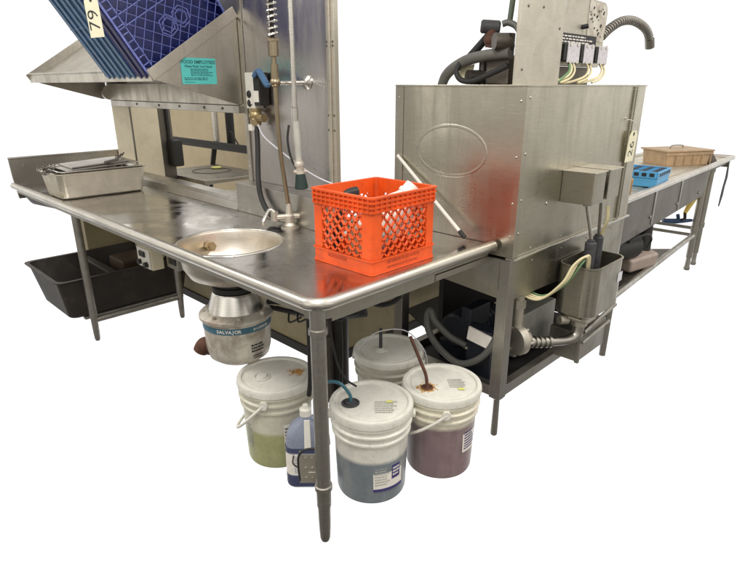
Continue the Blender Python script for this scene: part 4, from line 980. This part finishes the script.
for k,x in enumerate((1.40,1.555,1.70)):
    w=.135 if k==0 else .12
    mb=MB(); mb.box(x,x+w,.035,.0998,1.585,1.652,.004); r_=mb.build('relay',M_['black'],cab)
    mb=MB(); mb.box(x+w*.16,x+w-.004,.030,.0345,1.578,1.655,.002); mb.build('cover',M_['relay'],r_)
    for zz in (1.583,1.650):
        for xx in (x+.04,x+w-.03): MB().cyl((xx,.026,zz),(xx,.032,zz),.008,seg=10).build('terminal',M_['bright'],r_)
mb=MB()
for k,x in enumerate((1.46,1.62,1.76)):
    mb.tube([(x,.04,1.582),(x-.01,.02,1.555),(x-.05,.015,1.525),(x-.13,.03,1.505),(x-.2,.04,1.498)],.0052,seg=8)
    mb.tube([(x+.03,.04,1.582),(x+.02,.02,1.55),(x-.03,.012,1.518),(x-.10,.02,1.500)],.0048,seg=8)
mb.build('relay_wires',M_['wire_y'],cab)
MB().tube([(1.45,.035,1.582),(1.43,.02,1.545),(1.37,.02,1.515),(1.34,.03,1.50)],.006,seg=8).build('green_lead',M_['wire_g'],cab)
# flexible conduit out of the cabinet
mb=MB(); P=[(1.90,.11,1.705),(1.98,.11,1.745),(2.10,.11,1.785),(2.23,.11,1.80),(2.36,.11,1.79),(2.46,.11,1.765),(2.52,.11,1.725)]
Q=[Vector(p) for p in P]; dense=[]
for i in range(len(Q)-1):
    p0,p1,p2,p3=Q[max(i-1,0)],Q[i],Q[i+1],Q[min(i+2,len(Q)-1)]
    for k in range(5):
        t=k/5; dense.append(.5*((2*p1)+(p2-p0)*t+(2*p0-5*p1+4*p2-p3)*t*t+(3*p1-p0-3*p2+p3)*t**3))
mb.tube(dense,.014,seg=14,smooth=False)
for i_ in range(1,len(dense)-1):
    d_=(dense[i_+1]-dense[i_-1]).normalized(); mb.cyl(dense[i_]-d_*.0045,dense[i_]+d_*.0045,.0225,seg=16,bev=.002)
mb.cyl((2.518,.11,1.728),(2.54,.11,1.685),.025); mb.build('flexible_conduit',M_['leg'],dw,ang=80)
# pump, valve and hoses on the roof
mb=MB(); mb.box(1.09,1.20,.10,.21,1.49,1.60,.012); mb.cyl((1.14,.16,1.60),(1.14,.16,1.68),.04); mb.cyl((1.06,.27,1.52),(1.16,.22,1.52),.028); mb.cyl((1.12,.24,1.49),(1.12,.24,1.60),.016); mb.cyl((1.02,.13,1.645),(1.06,.10,1.645),.03); mb.sphere((1.07,.11,1.63),.035); mb.build('fill_valve',M_['dark_steel'],dw)
mb=MB(); mb.cyl((1.09,.19,1.63),(1.09,.19,1.70),.022); mb.sphere((1.09,.19,1.655),.028); mb.build('valve_neck',M_['rust'],dw)
mb=MB(); mb.cyl((1.065,.225,1.705),(1.11,.165,1.700),.025,bev=.006); mb.build('valve_cap',M_['bk_grey'],dw)
mb=MB(); mb.tube([(1.10,.43,1.49),(1.09,.405,1.525),(1.08,.36,1.555),(1.07,.28,1.585),(1.06,.18,1.60),(1.06,.08,1.605)],[.020,.021,.022,.022,.021,.021],seg=16); mb.tube([(1.1,.15,1.71),(1.11,.13,1.715),(1.12,.10,1.70),(1.12,.07,1.66)],.012,seg=12); mb.build('grey_supply_hose',M_['grey_hose'],dw)
mb=MB(); mb.tube([(1.06,.31,1.575),(1.05,.32,1.54),(1.05,.295,1.51),(1.05,.24,1.505),(1.05,.16,1.53),(1.05,.08,1.56)],.011,seg=12); mb.tube([(1.11,.35,1.555),(1.13,.28,1.63),(1.14,.22,1.69),(1.14,.20,1.70)],.016,seg=12); mb.build('black_supply_hose',M_['rubber'],dw)
MB().tube([(1.14,.145,1.71),(1.145,.14,1.80),(1.15,.125,2.08)],.011,seg=12).build('standpipe',plastic('verdigris_pipe',(.10,.13,.09),.5,.3,.4),dw)
mb=MB(); mb.hexa([(1.10,.285,1.505),(1.105,.285,1.505),(1.105,.345,1.525),(1.10,.345,1.525)],[(1.10,.27,1.57),(1.105,.27,1.57),(1.105,.34,1.555),(1.10,.34,1.555)]); mb.build('card_label',M_['tag'],dw)

tag2=Vector((1.985,YM-.016,1.205))
paper_tag('lot_tag','cream paper tag reading 26 tied to the right edge of the dishwasher hood', tag2,(1,.02,0),(-.02,-.05,1),  .105,.150,'26',.080,R_(90),
          [tag2+Vector((0,-.002,.068)),tag2+Vector((-.005,-.006,.10)),tag2+Vector((-.05,-.004,.125)),tag2+Vector((-.10,.0,.13))])

# ------------------------------------------------------------------ 16 steel rod
rd=thing('squeegee_rod','thin white rod with black tip leaning against the left side of the dishwasher','rod',(.905,.13,DZ))
A_=Vector((.905,.132,.906)); B_=Vector((.950,.545,1.196))
MB().tube([A_+(B_-A_)*.04,B_+(B_-A_)*.0],.0075,smooth=False,seg=14).build('shaft',M_['white'],rd)
MB().tube([A_-(B_-A_)*.0,A_+(B_-A_)*.07],.0095,smooth=False,seg=14).build('tip',M_['rubber'],rd)

# ------------------------------------------------------------------ 17 clean dish table
ang=R_(2.2)
ctb=thing('clean_dish_table','long stainless table with deep trough side running right from the dishwasher','table',(2.115,-.015,0))
Mc=Matrix.Translation((2.115,-.015,0))@Matrix.Rotation(ang,4,'Z')
LX=2.83; DW=.70
mb=MB(Mc); mb.box(.0,LX-.02,.04,DW,.868,.880,.002); mb.box(.30,LX-.1,.10,DW-.06,.8805,.884); mb.build('tabletop',M_['pan'],ctb)
mb=MB(Mc); mb.tube([(.01,.02,.885),(LX-.03,.02,.885)],.021,seg=18,smooth=False); mb.tube([(LX-.02,.02,.885),(LX-.02,DW,.885)],.021,seg=18,smooth=False); mb.sphere((LX-.022,.02,.885),.0215); mb.tube([(.01,DW,.885),(LX-.02,DW,.885)],.018,seg=18,smooth=False); mb.build('rim',M_['rim'],ctb)
mb=MB(Mc); mb.prism([(.03,.866),(2.06,.866),(2.10,.80),(1.98,.655),(1.2,.635),(.03,.61)],'y',.03,.036,.001); mb.box(2.05,LX-.03,.03,.036,.84,.866,.001); mb.box(LX-.036,LX-.03,.036,DW,.80,.866,.001); mb.build('apron',M_['trough'],ctb)
for x in (.72,1.30): MB(Mc).box(x,x+.035,.026,.0298,.645,.864,.001).build('seam_strip',M_['frame'],ctb)
for x in (.10,.69,1.27,1.85): MB(Mc).cyl((x,.024,.70),(x,.031,.70),.012,seg=12).build('bolt',M_['frame'],ctb)
def cleg(x,y,foot=True):
    mb=MB(Mc); mb.cyl((x,y,.11),(x,y,.868),.024); mb.lathe([(0,0),(.022,0),(.026,.02),(.020,.03),(.018,.11)],(x,y,0),seg=18)
    for z in (.83,.36): mb.cyl((x,y,z-.02),(x,y,z+.02),.030)
    return mb
cleg(2.10,.06).build('leg',M_['frame'],ctb,ang=50); cleg(2.30,.06).build('leg',M_['frame'],ctb,ang=50)
mb=MB(Mc); mb.cyl((-.0,-.028,.0),(.0,-.028,.33),.018,.022); mb.cyl((0,-.028,.33),(-.005,-.03,.365),.030); mb.box(-.03,.012,-.032,.0,.36,.83,.003); mb.build('leg',M_['frame'],ctb)
mb=MB(Mc); mb.tube([(-.02,-.025,.352),(2.10,.06,.305)],.020,smooth=False,seg=16); mb.tube([(2.12,.09,.36),(2.12,.80,.36)],.014,smooth=False); mb.tube([(2.12,.09,.30),(2.12,.80,.30)],.014,smooth=False); mb.build('under_rails',M_['frame'],ctb)
mb=MB(Mc); mb.prism([(.03,-.02),(1.42,.03),(1.30,.16),(.80,.40),(.03,.60)],'z',.325,.335); mb.build('undershelf',M_['dark_steel'],ctb)
# pump under the clean table
pm=thing('booster_pump','black motor on a pinkish housing under the clean table','pump',(2.8,.2,.34))
mb=MB(); mb.hexa([(2.66,.06,.345),(2.96,.00,.345),(3.02,.14,.345),(2.72,.22,.345)],[(2.64,.05,.44),(2.96,-.01,.44),(3.04,.16,.47),(2.72,.24,.47)],.02); mb.build('housing',M_['pink'],pm,ang=60)
mb=MB(); mb.cyl((2.46,.16,.53),(2.74,.10,.52),.085,bev=.012); mb.cyl((2.74,.10,.52),(2.76,.096,.52),.05); mb.tube([(2.55,.06,.58),(2.70,.01,.61),(2.80,.01,.56),(2.80,.03,.50)],.008); mb.build('motor',M_['black'],pm)
mb=MB(); mb.cyl((2.93,.09,.45),(2.97,.12,.80),.045); mb.build('hose_stack',M_['rubber'],pm)
# things standing on the clean table
def on_clean(name,label,cat,mb,mat,**k):
    o=mb.build(name,mat,**k); tag(o,label,cat); return o
Mb=Matrix.Translation((2.93,.185,.9065))@Matrix.Rotation(R_(5),4,'Z')
br=thing('blue_tray','sky blue plastic cutlery rack near the dishwasher on the clean table','rack',(2.86,.165,.89))
mb=MB(Mb); 
mb.box(-.15,.15,-.14,.16,-.02,.035,.006); mb.build('base',M_['blue_rack'],br)
mb=MB(Mb)
mb.box(-.155,.155,-.145,-.135,.035,.075,.003); mb.box(-.155,.155,.155,.165,.035,.075,.003); mb.box(-.155,-.145,-.135,.155,.035,.075,.003); mb.box(.145,.155,-.135,.155,.035,.075,.003)
for k in range(1,5): mb.box(-.145+.058*k-.004,-.145+.058*k+.004,-.135,.155,.0355,.070,.002)
for k in range(1,5): mb.box(-.145,.145,-.135+.058*k-.004,-.135+.058*k+.004,.0355,.066,.002)
mb.build('dividers',M_['blue_rack'],br)
for k in range(5):
    for j in range(4): MB(Mb).lathe([(0,0),(.019,0),(.019,.0022),(0,.0022)],(-.115+.058*k,-.105+.07*j,.0705),seg=14).build('hole',M_['ink'],br)
for k in range(6):
    MB(Mb).box(-.130+.046*k,-.102+.046*k,-.1462,-.1452,.045,.066).build('slot',M_['ink'],br); MB(Mb).box(-.1562,-.1552,-.12+.046*k,-.092+.046*k,.045,.066).build('slot',M_['ink'],br)
Mt=Matrix.Translation((4.18,.40,.885))@Matrix.Rotation(R_(-31),4,'Z')
for k,(lab,dz) in enumerate((('lower tan plastic tote box at the far end of the clean table',0),('flat tan tray stacked on the tote box at the far end of the clean table',.115))):
    t=thing('tote_box' if k==0 else 'flat_tray',lab,'tote box' if k==0 else 'tray',Mt@Vector((0,0,dz)))
    if k==0:
        mb=MB(Mt); loft(mb,[lz(rrect(-.205,.205,-.19,.08,.02),0),lz(rrect(-.215,.215,-.20,.09,.02),.105)],True,True); mb.build('body',M_['brown'],t)
        mb=MB(Mt); 
        for j in range(6): mb.box(-.21+.0825*j,-.202+.0825*j,-.206,-.196,.008,.10,.002)
        mb.box(-.222,.222,-.207,-.198,.080,.105,.003); mb.build('ribs',M_['brown'],t)
    else:
        mb=MB(Mt); mb.box(-.226,.226,-.215,.10,.1065,.120,.005); mb.build('rim',M_['brown'],t)
        mb=MB(Mt); mb.tube([(-.06,-.05,.120),(-.05,-.05,.142),(.05,-.05,.142),(.06,-.05,.120)],.005); mb.build('handle',M_['frame'],t)
sp2=MB(Mt); sp2.hexa([(.232,-.16,.0),(.36,-.14,.0),(.36,.10,.0),(.232,.10,.0)],[(.232,-.16,.100),(.33,-.10,.07),(.33,.08,.07),(.232,.10,.100)],.01)
on_clean('folded_mat','dark brown sloping bin pushed against the tan tote','bin',sp2,plastic('dark_brown_bin',(.10,.07,.05),.5,.2,.3))
kp=thing('black_bowl','black bowl lying on its side behind the lot tag on the clean table','bowl',(2.95,.62,.89))
mb=MB(Matrix.Translation((2.98,.60,.985))@Matrix.Rotation(R_(50),4,'Y')); mb.lathe([(0,-.05),(.05,-.045),(.085,-.005),(.095,.04),(.088,.04),(.075,0),(0,-.035)],seg=32); mb.build('bowl',M_['black'],kp,ang=60)
cu=MB(); 
for k in range(6): cu.lathe([(0,0),(.06,0),(.075,.012),(.0755,.016),(.06,.006),(0,.006)],(2.72+.02*k,.50+.015*k,.885+.016*k),seg=28)
on_clean('plate_stack','slipped stack of pale plates behind the blue rack','plates',cu,M_['pan'],ang=60)
yb=MB(); yb.cyl((2.42,.10,.885),(2.42,.10,.985),.05,.055,bev=.008); on_clean('orange_cup','orange and yellow cup between the dishwasher and the blue rack','cup',yb,plastic('amber_plastic',(.42,.20,.03),.4,.3))
st=MB(); a_=[(4.80,.866),(4.815,.80),(4.83,.72),(4.80,.63),(4.795,.56),(4.77,.47)]; w_=[.018,.022,.032,.03,.034,.012]
st.prism([(x+q,z) for (x,z),q in zip(a_,w_)]+[(x-q,z) for (x,z),q in list(zip(a_,w_))[::-1]],'y',.105,.111,.001)
on_clean('hanging_strap','dark strap hanging from the far corner of the clean table','strap',st,M_['bk_grey'])
yh=thing('yellow_hose','yellow hose with a blue spray head hanging by the far legs of the clean table','hose',(4.25,.2,.5))
MB().tube([(4.20,.14,.80),(4.24,.15,.72),(4.20,.16,.64),(4.13,.18,.55),(4.10,.19,.50)],[.016,.022,.024,.020,.014],seg=12).build('hose',M_['yellow'],yh)
mb=MB(); mb.tube([(4.22,.16,.425),(4.12,.25,.42),(4.04,.33,.425)],[.012,.022,.018],seg=14); mb.cyl((4.14,.24,.43),(4.13,.25,.475),.014); mb.build('spray_head',plastic('dull_blue',(.03,.07,.17),.45,.25,.3),yh)
MB().tube([(4.10,.19,.50),(4.12,.19,.45),(4.15,.22,.43)],.012,seg=10).build('coupling',M_['black'],yh)

# ------------------------------------------------------------------ camera
f,pitch,yaw,H=560.0,math.atan(203/560.),R_(45.6),1.49
Fh=Vector((math.sin(yaw),math.cos(yaw),0)); Rr=Vector((math.cos(yaw),-math.sin(yaw),0)); U=Vector((0,0,1))
fw=Fh*math.cos(pitch)-U*math.sin(pitch); upv=Fh*math.sin(pitch)+U*math.cos(pitch)
cd=bpy.data.cameras.new('camera'); cam=bpy.data.objects.new('camera',cd); COL.objects.link(cam)
cam.matrix_world=Matrix.Translation((-.94146,-1.15048,H))@Matrix((Rr,upv,-fw)).transposed().to_4x4()
cd.sensor_fit='HORIZONTAL'; cd.sensor_width=36; cd.lens=f/745*36; cd.clip_start=.02; cd.clip_end=200
S.camera=cam

# ------------------------------------------------------------------ world: bright white backdrop on the far side, a dim kitchen on the near side and overhead
w=bpy.data.worlds.new('World'); S.world=w; w.use_nodes=True; nt=w.node_tree; L=nt.links.new
bg=nt.nodes['Background']; tc=nt.nodes.new('ShaderNodeTexCoord'); sx=nt.nodes.new('ShaderNodeSeparateXYZ'); L(tc.outputs['Generated'],sx.inputs[0])
def math_n(op,a,b=None,c=None):
    n=nt.nodes.new('ShaderNodeMath'); n.operation=op
    for i,v in enumerate((a,b,c)):
        if v is None: continue
        if isinstance(v,(int,float)): n.inputs[i].default_value=v
        else: L(v,n.inputs[i])
    return n.outputs[0]
X,Y,Z_=sx.outputs[0],sx.outputs[1],sx.outputs[2]
hl=math_n('SQRT',math_n('ADD',math_n('MULTIPLY',X,X),math_n('ADD',math_n('MULTIPLY',Y,Y),1e-6)))
dt=math_n('DIVIDE',math_n('ADD',math_n('MULTIPLY',X,Fh.x),math_n('MULTIPLY',Y,Fh.y)),hl)
def smooth(v,a,b):
    n=nt.nodes.new('ShaderNodeMapRange'); n.interpolation_type='SMOOTHSTEP'; L(v,n.inputs[0]); n.inputs[1].default_value=a; n.inputs[2].default_value=b; return n.outputs[0]
mask=math_n('MULTIPLY',smooth(dt,math.cos(R_(66)),math.cos(R_(54))),math_n('SUBTRACT',1.0,smooth(Z_,.13,.24)))
room=nt.nodes.new('ShaderNodeValToRGB'); e=room.color_ramp.elements
for i,(p,c) in enumerate(((0,(.09,.083,.075)),(.40,(.23,.215,.19)),(.49,(.67,.635,.565)),(.66,(.77,.74,.68)),(.85,(.80,.78,.74)))):
    if i>=len(e): e.new(p)
    e[i].position=p; e[i].color=(*c,1)
L(math_n('MULTIPLY_ADD',Z_,.5,.5),room.inputs[0])
nz=nt.nodes.new('ShaderNodeTexNoise'); nz.inputs['Scale'].default_value=2.6; nz.inputs['Detail'].default_value=3; L(tc.outputs['Generated'],nz.inputs['Vector'])
nr=nt.nodes.new('ShaderNodeMapRange'); L(nz.outputs[0],nr.inputs[0]); nr.inputs[1].default_value=.36; nr.inputs[2].default_value=.64; nr.inputs[3].default_value=.35; nr.inputs[4].default_value=1.75
mulc=nt.nodes.new('ShaderNodeMixRGB'); mulc.blend_type='MULTIPLY'; mulc.inputs[0].default_value=1; L(room.outputs[0],mulc.inputs[1]); L(nr.outputs[0],mulc.inputs[2])
mix=nt.nodes.new('ShaderNodeMixRGB'); L(mask,mix.inputs[0]); L(mulc.outputs[0],mix.inputs[1]); mix.inputs[2].default_value=(1.04,1.04,1.04,1)
L(mix.outputs[0],bg.inputs[0]); bg.inputs[1].default_value=1.0

def lamp(name,loc,rot,sx_,sy_,p,c=(1,.96,.90)):
    d=bpy.data.lights.new(name,'AREA'); d.shape='RECTANGLE'; d.size=sx_; d.size_y=sy_; d.energy=p; d.color=c
    o=bpy.data.objects.new(name,d); COL.objects.link(o); o.location=loc; o.rotation_euler=rot; return o
lamp('ceiling_lamp',(-.6,-.5,2.75),(0,0,R_(45)),1.2,.35,36)
lamp('ceiling_lamp',(1.6,-1.3,2.75),(0,0,R_(0)),1.2,.35,30)
lamp('ceiling_lamp',(-.9,2.0,2.75),(0,0,R_(90)),1.2,.35,30)
S.view_settings.view_transform='Standard'; S.view_settings.look='None'; S.view_settings.exposure=.2; S.view_settings.gamma=1
S.cycles.max_bounces=8
